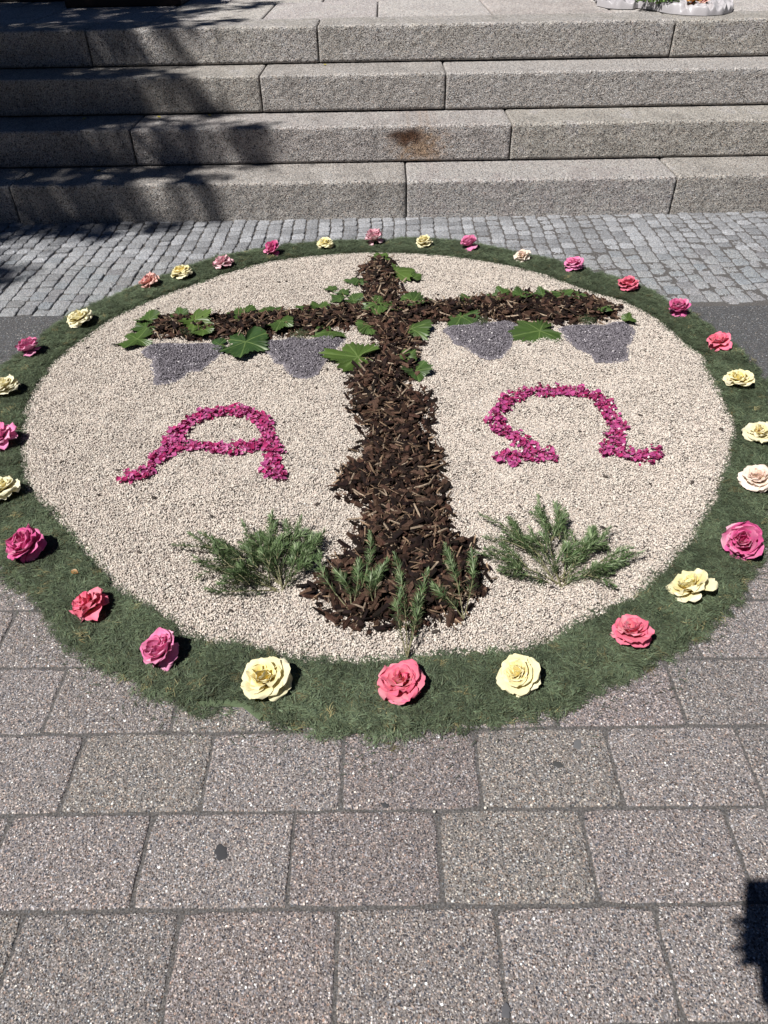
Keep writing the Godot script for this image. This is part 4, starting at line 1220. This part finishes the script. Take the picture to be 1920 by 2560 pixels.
# ---------------------------------------------------------------- landing, small things, tree, photographer
func build_landing_things() -> void:
	var y := RISE * 4 - 0.001
	# satin cloth with a soft crumpled front edge
	var cloth := thing("satin_cloth", Vector3(2.0, y, -6.2), "crumpled silvery grey satin cloth spread on the landing", "cloth")
	var m := MB.new()
	var nz := FastNoiseLite.new()
	nz.seed = 31
	nz.frequency = 2.3
	nz.fractal_octaves = 3
	var edge := [Vector2(1.55, -6.28), Vector2(1.59, -6.13), Vector2(1.66, -6.07), Vector2(1.75, -6.05), Vector2(1.80, -6.11), Vector2(1.86, -5.98), Vector2(1.92, -5.79), Vector2(2.01, -5.69), Vector2(2.12, -5.65), Vector2(2.24, -5.69), Vector2(2.34, -5.80), Vector2(2.41, -5.96), Vector2(2.45, -6.15)]
	var nu := 130
	var nv := 50
	for j in nv + 1:
		for i in nu + 1:
			var u := i / float(nu) * (edge.size() - 1)
			var k := mini(int(u), edge.size() - 2)
			var f: Vector2 = edge[k].lerp(edge[k + 1], u - k)
			var t := j / float(nv)
			var bk := Vector2(lerpf(1.62, 2.42, i / float(nu)), -6.85)
			var q := f.lerp(bk, t * t)
			var bend := nz.get_noise_2d(q.x * 1.2, q.y * 0.8)
			# long soft folds that run back from the edge, and a rolled hem
			var folds := pow(absf(sin(q.x * 13.0 + bend * 9.0 + q.y * 3.0)), 1.6) * 0.034 + pow(absf(sin(q.x * 29.0 - q.y * 9.0 + bend * 12.0)), 2.0) * 0.012
			var hem := sin(minf(t / 0.10, 1.0) * PI * 0.5)
			var h := hem * (0.016 + folds) + 0.02 * maxf(0.0, nz.get_noise_2d(q.x * 3.1 + 8.0, q.y * 2.0)) * hem
			m.v(Vector3(q.x - 2.0, maxf(h, 0.003), q.y + 6.2), Color(0.40, 0.385, 0.40))
	m.grid(nu, nv, 0)
	part("fabric", m.mesh(), M.satin, cloth)
	# greenery standing on the cloth
	var plant := thing("greenery", Vector3(1.88, y + 0.055, -5.97), "low cushion of small green leaves standing on the satin cloth", "plant")
	var lf := MB.new()
	for i in 900:
		var d := Vector3(rng.randfn(0, 1), absf(rng.randfn(0, 0.8)), rng.randfn(0, 1)).normalized()
		var c := Vector3(d.x * 0.15, d.y * 0.12, d.z * 0.12) * pow(rng.randf(), 0.3)
		var a := Vector3(rng.randfn(0, 1), rng.randfn(0, 1), rng.randfn(0, 1)).normalized()
		var b := a.cross(d).normalized()
		var s := rnd(0.008, 0.017)
		lf.face([c - a * s, c + b * s * 0.45, c + a * s, c - b * s * 0.45], Color(0.07, 0.13, 0.03) * rnd(0.5, 1.8))
	part("leaves", lf.mesh(false), M.leaf, plant).set_meta("kind", "stuff")
	rose(Vector3(2.075, y + 0.052, -5.775), 0.11, "orange", "ball", -PI / 2, 0.5, "orange double rose lying on the satin cloth beside the greenery", "orange_rose", "")
	rose(Vector3(2.17, y + 0.052, -5.83), 0.08, "salmon", "full", -PI / 2, 0.4, "salmon pink rose behind the orange one on the satin cloth", "pink_rose", "")
	var red := thing("low_plinth", Vector3(2.75, y, -6.85), "dark brown low plinth at the right behind the satin cloth", "plinth")
	boxes(red, [["plinth_base", Vector3(0, 0.03, 0), Vector3(0.5, 0.06, 0.36)], ["plinth_block", Vector3(0, 0.2, 0), Vector3(0.44, 0.28, 0.30)]], Color(0.05, 0.022, 0.015))
	# dark wooden stand in the shade of the tree
	var stand := thing("wooden_stand", Vector3(-1.99, y, -7.05), "dark brown wooden stand on the landing in the tree's shade", "stand")
	boxes(stand, [["base_board", Vector3(0, 0.035, 0), Vector3(0.90, 0.07, 0.52)], ["body", Vector3(0, 0.27, -0.01), Vector3(0.84, 0.40, 0.46)], ["top_board", Vector3(0, 0.49, 0), Vector3(0.92, 0.04, 0.54)]], Color(0.030, 0.018, 0.013))
	var crate := thing("black_stand", Vector3(-2.98, y, -7.55), "black stand at the far left of the landing behind the brown one", "stand")
	boxes(crate, [["base_board", Vector3(0, 0.03, 0), Vector3(0.96, 0.06, 0.6)], ["body", Vector3(0, 0.30, 0), Vector3(0.88, 0.48, 0.52)]], Color(0.008, 0.008, 0.009))

func boxes(o: Node3D, list: Array, col: Color) -> void:
	for q in list:
		var m := MB.new()
		var h: Vector3 = q[2] / 2.0
		var e := 0.006
		for ax in 3:
			for s in [-1.0, 1.0]:
				var n := Vector3.ZERO
				n[ax] = s
				var u := Vector3.ZERO
				u[(ax + 1) % 3] = 1.0
				var w := Vector3.ZERO
				w[(ax + 2) % 3] = 1.0
				var hu: float = h[(ax + 1) % 3] - e
				var hw: float = h[(ax + 2) % 3] - e
				var c: Vector3 = n * h[ax]
				m.face([c - u * hu - w * hw, c + u * hu - w * hw, c + u * hu + w * hw, c - u * hu + w * hw], col)
		# chamfers
		for ax in 3:
			for s1 in [-1.0, 1.0]:
				for s2 in [-1.0, 1.0]:
					var a := Vector3.ZERO
					a[ax] = h[ax] - e
					var p1 := Vector3.ZERO
					var p2 := Vector3.ZERO
					p1[(ax + 1) % 3] = s1 * h[(ax + 1) % 3]; p1[(ax + 2) % 3] = s2 * (h[(ax + 2) % 3] - e)
					p2[(ax + 1) % 3] = s1 * (h[(ax + 1) % 3] - e); p2[(ax + 2) % 3] = s2 * h[(ax + 2) % 3]
					m.face([p1 - a, p1 + a, p2 + a, p2 - a], col)
		part(q[0], m.mesh(false), M.dark_wood, o, Transform3D(Basis.IDENTITY, q[1]))

func blot(seed_: int, r0: float, th: float, col: Color) -> ArrayMesh:
	var m := MB.new()
	var r := RandomNumberGenerator.new()
	r.seed = seed_
	var n := 22
	var p1 := r.randf() * TAU
	var p2 := r.randf() * TAU
	for q in [[1.0, 0.0], [0.9, 0.8], [0.5, 1.0]]:
		for j in n:
			var a := TAU * j / n
			var rad: float = r0 * q[0] * (1.0 + 0.2 * sin(2 * a + p1) + 0.12 * sin(5 * a + p2) + r.randf_range(-0.05, 0.05))
			m.v(Vector3(cos(a) * rad, th * q[1], sin(a) * rad), col)
	for k in 2:
		for j in n: m.quad(k * n + j, k * n + (j + 1) % n, (k + 1) * n + (j + 1) % n, (k + 1) * n + j)
	var mid := m.v(Vector3(0, th, 0), col)
	for j in n: m.tri(2 * n + j, 2 * n + (j + 1) % n, mid)
	return m.mesh()

func small_leaf(seed_: int, l: float, col: Color) -> ArrayMesh:
	var m := MB.new()
	var r := RandomNumberGenerator.new()
	r.seed = seed_
	var curl := r.randf_range(0.2, 0.5)
	for j in 7:
		var t := j / 6.0
		var w := l * 0.34 * sin(PI * pow(t, 0.8)) + 0.0004
		for i in 3:
			var u := i - 1.0
			m.v(Vector3(u * w, 0.002 + curl * w * u * u + 0.25 * l * (t - 0.5) * (t - 0.5), (t - 0.5) * l), tint(col, r.randf_range(0.75, 1.2)))
	m.grid(2, 6, 0)
	return m.mesh()

func build_small_things() -> void:
	var gum := [[-0.355, -0.668, 0.0155, "large dark gum spot on a slab in the left foreground"], [0.375, -0.855, 0.0105, "dark gum spot on the slab right of the front coral rose"], [-0.015, -0.765, 0.007, "small dark gum spot on a slab joint in the middle foreground"], [0.43, -0.905, 0.012, "faint grey gum spot near the grass at the right"], [0.195, -0.385, 0.010, "dark gum spot at the bottom of the picture right of the middle"]]
	for i in gum.size():
		var q = gum[i]
		var g: float = [0.045, 0.055, 0.05, 0.11, 0.09][i]
		tag(part("gum_spot", blot(2500 + i, q[2], 0.0012, Color(g, g, g * 1.05)), M.plain, self, Transform3D(Basis.IDENTITY, Vector3(q[0], 0.0005, q[1]))), q[3], "gum spot", "gum spots on the slabs")
	# single pale grains that rolled off the gravel
	var bed := icosphere()
	var pale := [[-0.05, -0.775, "pale pebble on the slab joint left of the middle"], [0.20, -0.755, "pale pebble at a slab corner in the middle right"], [0.09, -0.748, "pale pebble at the slab joint under the dark joint end"], [0.30, -0.760, "pale pebble on the joint of the right foreground"], [0.445, -0.760, "pale pebble at the joint farthest right"], [-0.445, -0.87, "pale pebble on a slab in the left foreground"]]
	for i in pale.size():
		var q = pale[i]
		var m := icosphere()
		for k in m.c.size(): m.c[k] = Color(0.6, 0.56, 0.5)
		tag(part("pebble", m.mesh(), M.grain, self, turned(Vector3(q[0], 0.003, q[1]), rnd(0, 6), 0.3, 0.2, Vector3(0.008, 0.006, 0.007))), q[2], "pebble", "pebbles on the slabs")
	tag(part("dry_leaf", small_leaf(2600, 0.024, Color(0.26, 0.14, 0.05)), M.leaf, self, turned(Vector3(-0.905, 0.024, -1.462), 1.2, 0.1, 0.1, Vector3.ONE)), "curled brown dry leaf on the grass below the round magenta rose", "leaf")
	# yellow blossoms fallen on the steps: x, step number, distance in front of the riser behind
	var yl := [[-1.89, 3, 0.04, "yellow leaf fallen on the third step, leftmost of three"], [-1.42, 3, 0.03, "yellow leaf fallen on the third step, middle of three"], [-1.10, 3, 0.02, "yellow leaf fallen on the third step, rightmost of three"], [-1.75, 2, 0.05, "yellow leaf fallen on the second step in the shade"], [-0.37, 4, 0.02, "yellow leaf fallen at a joint on the top step"]]
	for i in yl.size():
		var q = yl[i]
		var k: int = q[1]
		var yy := RISE * (k - 1) if k < 4 else RISE * 3
		var zz: float = STEP_Z - TREAD * (k - 1) + 0.03 + q[2]
		tag(part("fallen_leaf", small_leaf(2610 + i, 0.030, Color(0.55, 0.46, 0.06)), M.leaf, self, turned(Vector3(q[0], yy + 0.003, zz), rnd(0, 6), rnd(-0.2, 0.2), 0, Vector3.ONE)), q[3], "leaf", "yellow leaves on the steps")
	# tufts of moss under the arms
	var moss := [[-0.375, -2.895, 0.045, "green moss tuft above the second grape bunch"], [-0.86, -2.935, 0.05, "green moss tuft on the bark above the first grape bunch"], [0.43, -2.99, 0.04, "green moss tuft above the third grape bunch"], [0.90, -2.985, 0.045, "green moss tuft above the fourth grape bunch"]]
	for i in moss.size():
		var q = moss[i]
		var mb := MB.new()
		for k in 420:
			var an := rnd(0, TAU)
			var d: Vector3 = Vector3(cos(an) * rng.randf(), rnd(0.1, 0.55), sin(an) * rng.randf()) * q[2]
			var dir := Vector3(rng.randfn(0, 1), rnd(0, 1.5), rng.randfn(0, 1)).normalized()
			var w := dir.cross(Vector3(rnd(-1, 1), rnd(-1, 1), rnd(-1, 1))).normalized() * 0.0007
			var s := mb.p.size()
			var col := Color(0.06, 0.085, 0.04) * rnd(0.6, 1.6)
			mb.v(d - w, col); mb.v(d + w, col); mb.v(d + dir * rnd(0.008, 0.016), col)
			mb.tri(s, s + 1, s + 2)
		tag(part("moss_tuft", mb.mesh(), M.grass, self, Transform3D(Basis.IDENTITY, Vector3(q[0], 0.022, q[1]))), q[3], "moss", "moss tufts under the arms")

const SUN := Vector3(0.4911, -1.0, -0.3953)

func build_tree() -> void:
	var tree := thing("tree", Vector3(-6.3, -0.06, -3.0), "leafy tree standing left of the steps, its crown shading them", "tree")
	var at0 := tree.position
	var bark := Color(0.10, 0.08, 0.065)
	var tr := MB.new()
	tr.tube([Vector3.ZERO, Vector3(0.02, 0.6, 0), Vector3(0.06, 2.0, -0.03), Vector3(0.1, 3.6, -0.1), Vector3(0.16, 5.2, -0.25), Vector3(0.2, 6.6, -0.45), Vector3(0.2, 7.8, -0.6)], [0.24, 0.18, 0.155, 0.14, 0.11, 0.07, 0.03], 14, bark)
	part("trunk", tr.mesh(), M.soil, tree)
	# clumps of leaves: where they stand over the steps when followed along the sunlight
	var shade := PackedVector2Array([Vector2(-2.35, -3.9), Vector2(-1.75, -4.15), Vector2(-1.28, -4.38), Vector2(-1.15, -4.62), Vector2(-0.82, -4.90), Vector2(-0.95, -5.2), Vector2(-1.15, -5.6), Vector2(-0.85, -6.0), Vector2(-0.9, -6.5), Vector2(-0.62, -7.1), Vector2(-1.2, -8.4), Vector2(-3.0, -9.0), Vector2(-5.0, -8.6), Vector2(-6.0, -7.0), Vector2(-5.6, -5.2), Vector2(-4.2, -4.3)])
	var clumps := []
	var tries := 0
	while clumps.size() < 210 and tries < 6000:
		tries += 1
		var s := Vector2(rnd(-6.0, -0.5), rnd(-9.0, -3.9))
		if not inside(s, shade): continue
		var d := edge_distance(s, shade)
		if d < 0.10: continue
		var mid := Vector2(-3.2, -6.4)
		var span := 1.0 - clampf((s - mid).length() / 3.2, 0.0, 1.0)
		var h := rnd(6.3 - 1.3 * span, 7.4 + 1.9 * span)
		clumps.append([Vector3(s.x, 0, s.y) - SUN * h, clampf(d * 0.75, 0.12, 0.42)])
	# wisps that reach out over the edge
	for s in [Vector2(-0.98, -5.95), Vector2(-0.72, -4.93), Vector2(-0.60, -5.0), Vector2(-1.04, -4.63), Vector2(-1.0, -5.0), Vector2(-0.75, -6.05), Vector2(-0.60, -6.95), Vector2(-0.5, -7.15), Vector2(-1.05, -5.5), Vector2(-0.92, -5.32), Vector2(-2.02, -3.62), Vector2(-2.12, -3.72), Vector2(-2.16, -3.55), Vector2(-1.62, -4.27), Vector2(-1.36, -4.36), Vector2(-1.0, -4.56), Vector2(-0.62, -6.2), Vector2(-2.3, -4.3), Vector2(-2.1, -4.35), Vector2(-1.9, -4.42), Vector2(-1.75, -4.5), Vector2(-1.6, -4.48), Vector2(-1.95, -4.6), Vector2(-1.7, -4.66), Vector2(-2.2, -4.52), Vector2(-1.5, -4.6), Vector2(-2.35, -4.15), Vector2(-1.45, -4.75), Vector2(-1.85, -4.3)]:
		clumps.append([Vector3(s.x, 0, s.y) - SUN * rnd(6.2, 7.4), 0.14])
	var limbs := [Vector3(-1.3, 6.6, 0.3), Vector3(1.3, 6.3, -0.9), Vector3(0.3, 6.9, -2.0), Vector3(0.6, 6.1, 0.9), Vector3(-0.9, 7.1, -1.4), Vector3(1.7, 6.4, 0.2), Vector3(1.5, 6.7, -1.9)]
	for i in limbs.size():
		var e: Vector3 = limbs[i]
		var s := Vector3(0.08, 3.3 + i * 0.3, -0.1)
		var lm := MB.new()
		lm.tube([s, s.lerp(e, 0.3) + Vector3(0, 0.25, 0), s.lerp(e, 0.65) + Vector3(0, 0.2, 0), e], [0.085, 0.06, 0.04, 0.015], 9, bark)
		part("limb", lm.mesh(), M.soil, tree)
	var twigs := MB.new()
	var tfs := []
	var cols := []
	for q in clumps:
		var c: Vector3 = q[0] - at0
		var near := Vector3(0.15, 5.0, -0.25)
		for e in limbs:
			if e.distance_to(c) < near.distance_to(c): near = e
		twigs.tube([near, near.lerp(c, 0.5) + Vector3(0, 0.12, 0), c], [0.02, 0.013, 0.005], 5, bark)
		var n := int(34 + 2000 * q[1] * q[1])
		for i in n:
			var d: Vector3 = Vector3(rng.randfn(0, 1), rng.randfn(0, 0.8), rng.randfn(0, 1)).normalized() * q[1] * absf(rng.randfn(0.0, 0.75))
			var s := rnd(0.045, 0.10)
			tfs.append(turned(c + d, rnd(0, TAU), rnd(-0.7, 0.7), rnd(-0.7, 0.7), Vector3(s, s, s)))
			cols.append(Color(0.055, 0.095, 0.025) * rnd(0.6, 1.5))
	part("twigs", twigs.mesh(), M.soil, tree).set_meta("kind", "stuff")
	copies("crown", small_leaf(2700, 1.0, Color(1, 1, 1)), M.leaf, tfs, cols, tree)

# surface nets over tapered bones joined by a smooth minimum: bone = [a, b, radius at a, radius at b, colour]
func nets(bones: Array, cell: float, blend: float) -> ArrayMesh:
	var val := {}
	var colr := {}
	for q in bones:
		var a: Vector3 = q[0]
		var b: Vector3 = q[1]
		var pad: float = maxf(q[2], q[3]) + blend + cell * 1.5
		var lo := Vector3(minf(a.x, b.x), minf(a.y, b.y), minf(a.z, b.z)) - Vector3.ONE * pad
		var hi := Vector3(maxf(a.x, b.x), maxf(a.y, b.y), maxf(a.z, b.z)) + Vector3.ONE * pad
		var i0 := Vector3i((lo / cell).floor())
		var i1 := Vector3i((hi / cell).ceil())
		var ab := b - a
		var inv := 1.0 / maxf(ab.length_squared(), 1e-9)
		for x in range(i0.x, i1.x + 1):
			for y in range(i0.y, i1.y + 1):
				for z in range(i0.z, i1.z + 1):
					var p := Vector3(x, y, z) * cell
					var t := clampf((p - a).dot(ab) * inv, 0.0, 1.0)
					var d: float = p.distance_to(a + ab * t) - lerpf(q[2], q[3], t)
					if d > pad: continue
					var key := Vector3i(x, y, z)
					if val.has(key):
						var o: float = val[key]
						if d < o: colr[key] = q[4]
						var h := maxf(blend - absf(d - o), 0.0) / blend
						val[key] = minf(d, o) - h * h * blend * 0.25
					else:
						val[key] = d
						colr[key] = q[4]
	var m := MB.new()
	var cells := {}
	var corner := [Vector3i(0, 0, 0), Vector3i(1, 0, 0), Vector3i(0, 1, 0), Vector3i(1, 1, 0), Vector3i(0, 0, 1), Vector3i(1, 0, 1), Vector3i(0, 1, 1), Vector3i(1, 1, 1)]
	var ends := [[0, 1], [2, 3], [4, 5], [6, 7], [0, 2], [1, 3], [4, 6], [5, 7], [0, 4], [1, 5], [2, 6], [3, 7]]
	for key in val:
		var v8 := []
		var neg := 0
		for k in corner:
			var w: float = val.get(key + k, 1.0)
			v8.append(w)
			if w < 0.0: neg += 1
		if neg == 0 or neg == 8: continue
		var sum := Vector3.ZERO
		var n := 0
		for e in ends:
			var a: float = v8[e[0]]
			var b: float = v8[e[1]]
			if (a < 0.0) != (b < 0.0):
				sum += Vector3(corner[e[0]]).lerp(Vector3(corner[e[1]]), a / (a - b))
				n += 1
		cells[key] = m.v((Vector3(key) + sum / n) * cell, colr[key])
	for key in cells:
		for ax in 3:
			var d := Vector3i.ZERO
			d[ax] = 1
			var a: float = val.get(key, 1.0)
			var b: float = val.get(key + d, 1.0)
			if (a < 0.0) == (b < 0.0): continue
			var u := Vector3i.ZERO
			u[(ax + 1) % 3] = 1
			var w := Vector3i.ZERO
			w[(ax + 2) % 3] = 1
			if not (cells.has(key - u) and cells.has(key - w) and cells.has(key - u - w)): continue
			if a < 0.0: m.quad(cells[key], cells[key - w], cells[key - u - w], cells[key - u])
			else: m.quad(cells[key], cells[key - u], cells[key - u - w], cells[key - w])
	return m.mesh()

func build_photographer(cam: Camera3D) -> void:
	var b := cam.basis
	var eye := cam.position
	var at := func(r: float, up: float, back: float) -> Vector3: return eye + b.x * r + b.y * up + b.z * back
	var phone := thing("camera_phone", eye, "dark phone held up to take the picture", "phone")
	phone.basis = b
	var body := MB.new()
	var n := 40
	for q in [[0.0, 0.92], [0.0, 1.0], [1.0, 1.0], [1.0, 0.92]]:
		for j in n:
			var a := TAU * j / n
			var sx := signf(cos(a)) * pow(absf(cos(a)), 0.25)
			var sy := signf(sin(a)) * pow(absf(sin(a)), 0.25)
			body.v(Vector3(-0.0105 + sx * 0.0375 * q[1], -0.062 + sy * 0.0775 * (0.5 + 0.5 * q[1]), 0.006 + 0.008 * q[0]), Color(0.03, 0.03, 0.033))
	for k in 3:
		for j in n: body.quad(k * n + j, k * n + (j + 1) % n, (k + 1) * n + (j + 1) % n, (k + 1) * n + j)
	for k in [0, 3]:
		var c := body.v(Vector3(-0.0105, -0.062, 0.006 + (0.008 if k == 3 else 0.0)), Color(0.02, 0.02, 0.02))
		for j in n: body.tri(k * n + j, k * n + (j + 1) % n, c)
	part("case", body.mesh(), M.glossy, phone)
	var skin := Color(0.46, 0.27, 0.19)
	var shirt := Color(0.06, 0.07, 0.10)
	var jeans := Color(0.04, 0.05, 0.09)
	var shoe := Color(0.05, 0.045, 0.04)
	var person := thing("person", Vector3.ZERO, "person in dark shirt and jeans holding up a phone with one hand", "person")
	var ch := Vector3(0.02, 1.16, 0.40)
	var wrist: Vector3 = at.call(0.046, -0.215, 0.045)
	var elbow := Vector3(0.25, 1.13, 0.27)
	var bones := [
		[Vector3(0.0, 1.60, 0.37), Vector3(0.0, 1.68, 0.38), 0.070, 0.085, skin], [Vector3(0.0, 1.56, 0.345), Vector3(0.0, 1.60, 0.36), 0.045, 0.06, skin], [Vector3(0.0, 1.605, 0.285), Vector3(0.0, 1.635, 0.295), 0.014, 0.008, skin],
		[Vector3(0.078, 1.61, 0.385), Vector3(0.082, 1.64, 0.39), 0.012, 0.014, skin], [Vector3(-0.078, 1.61, 0.385), Vector3(-0.082, 1.64, 0.39), 0.012, 0.014, skin],
		[Vector3(0.01, 1.44, 0.41), Vector3(0.0, 1.56, 0.385), 0.055, 0.05, skin],
		[Vector3(-0.14, 1.40, 0.41), Vector3(0.16, 1.40, 0.41), 0.065, 0.065, shirt], [Vector3(-0.08, 1.36, 0.41), Vector3(-0.06, 1.05, 0.41), 0.105, 0.095, shirt], [Vector3(0.10, 1.36, 0.41), Vector3(0.08, 1.05, 0.41), 0.105, 0.095, shirt],
		[Vector3(-0.07, 1.0, 0.41), Vector3(0.09, 1.0, 0.41), 0.105, 0.105, jeans], [Vector3(-0.08, 0.95, 0.41), Vector3(-0.10, 0.50, 0.40), 0.088, 0.058, jeans], [Vector3(0.10, 0.95, 0.41), Vector3(0.12, 0.50, 0.40), 0.088, 0.058, jeans],
		[Vector3(-0.10, 0.50, 0.40), Vector3(-0.11, 0.09, 0.43), 0.057, 0.045, jeans], [Vector3(0.12, 0.50, 0.40), Vector3(0.13, 0.09, 0.43), 0.057, 0.045, jeans],
		[Vector3(-0.11, 0.045, 0.44), Vector3(-0.125, 0.035, 0.26), 0.045, 0.034, shoe], [Vector3(0.13, 0.045, 0.44), Vector3(0.15, 0.035, 0.26), 0.045, 0.034, shoe],
		[Vector3(0.19, 1.38, 0.41), elbow, 0.056, 0.044, shirt], [elbow, wrist, 0.042, 0.027, skin],
		[Vector3(-0.18, 1.38, 0.42), Vector3(-0.25, 1.10, 0.45), 0.056, 0.044, shirt], [Vector3(-0.25, 1.10, 0.45), Vector3(-0.25, 0.86, 0.38), 0.041, 0.027, skin],
		[Vector3(-0.25, 0.84, 0.375), Vector3(-0.245, 0.77, 0.36), 0.032, 0.030, skin]]
	for k in 4: bones.append([Vector3(-0.262 + 0.008 * k, 0.765, 0.335 + 0.018 * k), Vector3(-0.235, 0.70 + 0.008 * absf(k - 1.5), 0.325 + 0.018 * k), 0.010, 0.008, skin])
	bones.append([Vector3(-0.225, 0.82, 0.345), Vector3(-0.205, 0.765, 0.315), 0.012, 0.009, skin])
	var mesh := nets(bones, 0.014, 0.03)
	# the hand round the phone: palm behind its right edge, four fingers across its back, thumb on the screen side
	var hand := []
	hand.append([wrist, at.call(0.024, -0.175, 0.030), 0.026, 0.025, skin])
	hand.append([at.call(0.014, -0.190, 0.030), at.call(0.030, -0.110, 0.018), 0.024, 0.018, skin])
	hand.append([at.call(-0.004, -0.186, 0.028), at.call(-0.006, -0.135, 0.022), 0.021, 0.020, skin])
	hand.append([at.call(0.004, -0.190, 0.028), at.call(0.020, -0.120, 0.014), 0.020, 0.016, skin])
	var rows := [-0.074, -0.098, -0.121, -0.146]
	var reach := [-0.063, -0.050, -0.061, -0.046]
	for k in 4:
		hand.append([at.call(0.030, rows[k] - 0.006, 0.006), at.call(0.006, rows[k] - 0.002, -0.010), 0.0100, 0.0092, skin])
		hand.append([at.call(0.006, rows[k] - 0.002, -0.010), at.call(-0.030, rows[k], -0.009), 0.0092, 0.0085, skin])
		hand.append([at.call(-0.030, rows[k], -0.009), at.call(reach[k], rows[k] + 0.002, 0.002), 0.0085, 0.0070, skin])
	hand.append([at.call(0.034, -0.150, 0.028), at.call(0.030, -0.100, 0.028), 0.015, 0.012, skin])
	hand.append([at.call(0.030, -0.100, 0.028), at.call(0.006, -0.072, 0.026), 0.0115, 0.009, skin])
	var hm := nets(hand, 0.004, 0.008)
	var all := MB.new()
	for src in [mesh, hm]:
		var arr: Array = src.surface_get_arrays(0)
		var s := all.p.size()
		all.p.append_array(arr[Mesh.ARRAY_VERTEX]); all.c.append_array(arr[Mesh.ARRAY_COLOR]); all.uv.append_array(arr[Mesh.ARRAY_TEX_UV])
		for i in arr[Mesh.ARRAY_INDEX]: all.ix.append(s + i)
	part("body", all.mesh(), M.skin, person)
	part("hair", nets([[Vector3(0, 1.70, 0.40), Vector3(0, 1.66, 0.43), 0.086, 0.082, Color(0.03, 0.02, 0.015)], [Vector3(0, 1.66, 0.43), Vector3(0, 1.57, 0.45), 0.07, 0.05, Color(0.03, 0.02, 0.015)]], 0.012, 0.03), M.cloth, person)

# ----------------------------------------------------------------
func _ready() -> void:
	rng.seed = 20240613
	var cam := Camera3D.new()
	cam.name = "camera"
	cam.position = Vector3(0, 1.5, 0)
	cam.basis = Basis(Vector3.UP, 0.0073) * Basis(Vector3.RIGHT, -0.7123) * Basis(Vector3.BACK, -0.0195)
	cam.fov = rad_to_deg(2.0 * atan(1280.0 / 1800.0))
	cam.near = 0.02
	cam.far = 1000.0
	cam.current = true
	add_child(cam)
	var world := WorldEnvironment.new()
	world.name = "world"
	var env := Environment.new()
	env.background_mode = Environment.BG_SKY
	var sky := Sky.new()
	var sm := ProceduralSkyMaterial.new()
	sm.sky_top_color = Color(0.25, 0.36, 0.55)
	sm.sky_horizon_color = Color(0.55, 0.62, 0.70)
	sm.sky_curve = 0.12
	sm.ground_bottom_color = Color(0.2, 0.19, 0.18)
	sm.ground_horizon_color = Color(0.42, 0.44, 0.46)
	sm.sun_angle_max = 6.0
	sky.sky_material = sm
	env.sky = sky
	env.background_energy_multiplier = 0.21
	env.tonemap_mode = Environment.TONE_MAPPER_LINEAR
	env.tonemap_exposure = 1.48
	env.sdfgi_enabled = true
	env.ssao_enabled = true
	env.ssil_enabled = true
	world.environment = env
	add_child(world)
	var sun := DirectionalLight3D.new()
	sun.name = "sun"
	sun.light_energy = 1.5
	sun.light_color = Color(1.0, 0.985, 0.965)
	sun.light_angular_distance = 0.6
	sun.shadow_enabled = true
	sun.look_at_from_position(Vector3.ZERO, SUN, Vector3.UP)
	add_child(sun)
	crumple.seed = 8
	crumple.frequency = 0.02
	crumple.fractal_octaves = 3
	make_materials()
	build_paving()
	build_cobbles()
	build_steps()
	build_tree()
	build_carpet()
	build_roses()
	build_vine_leaves()
	build_rosemary()
	build_landing_things()
	build_small_things()
	build_photographer(cam)
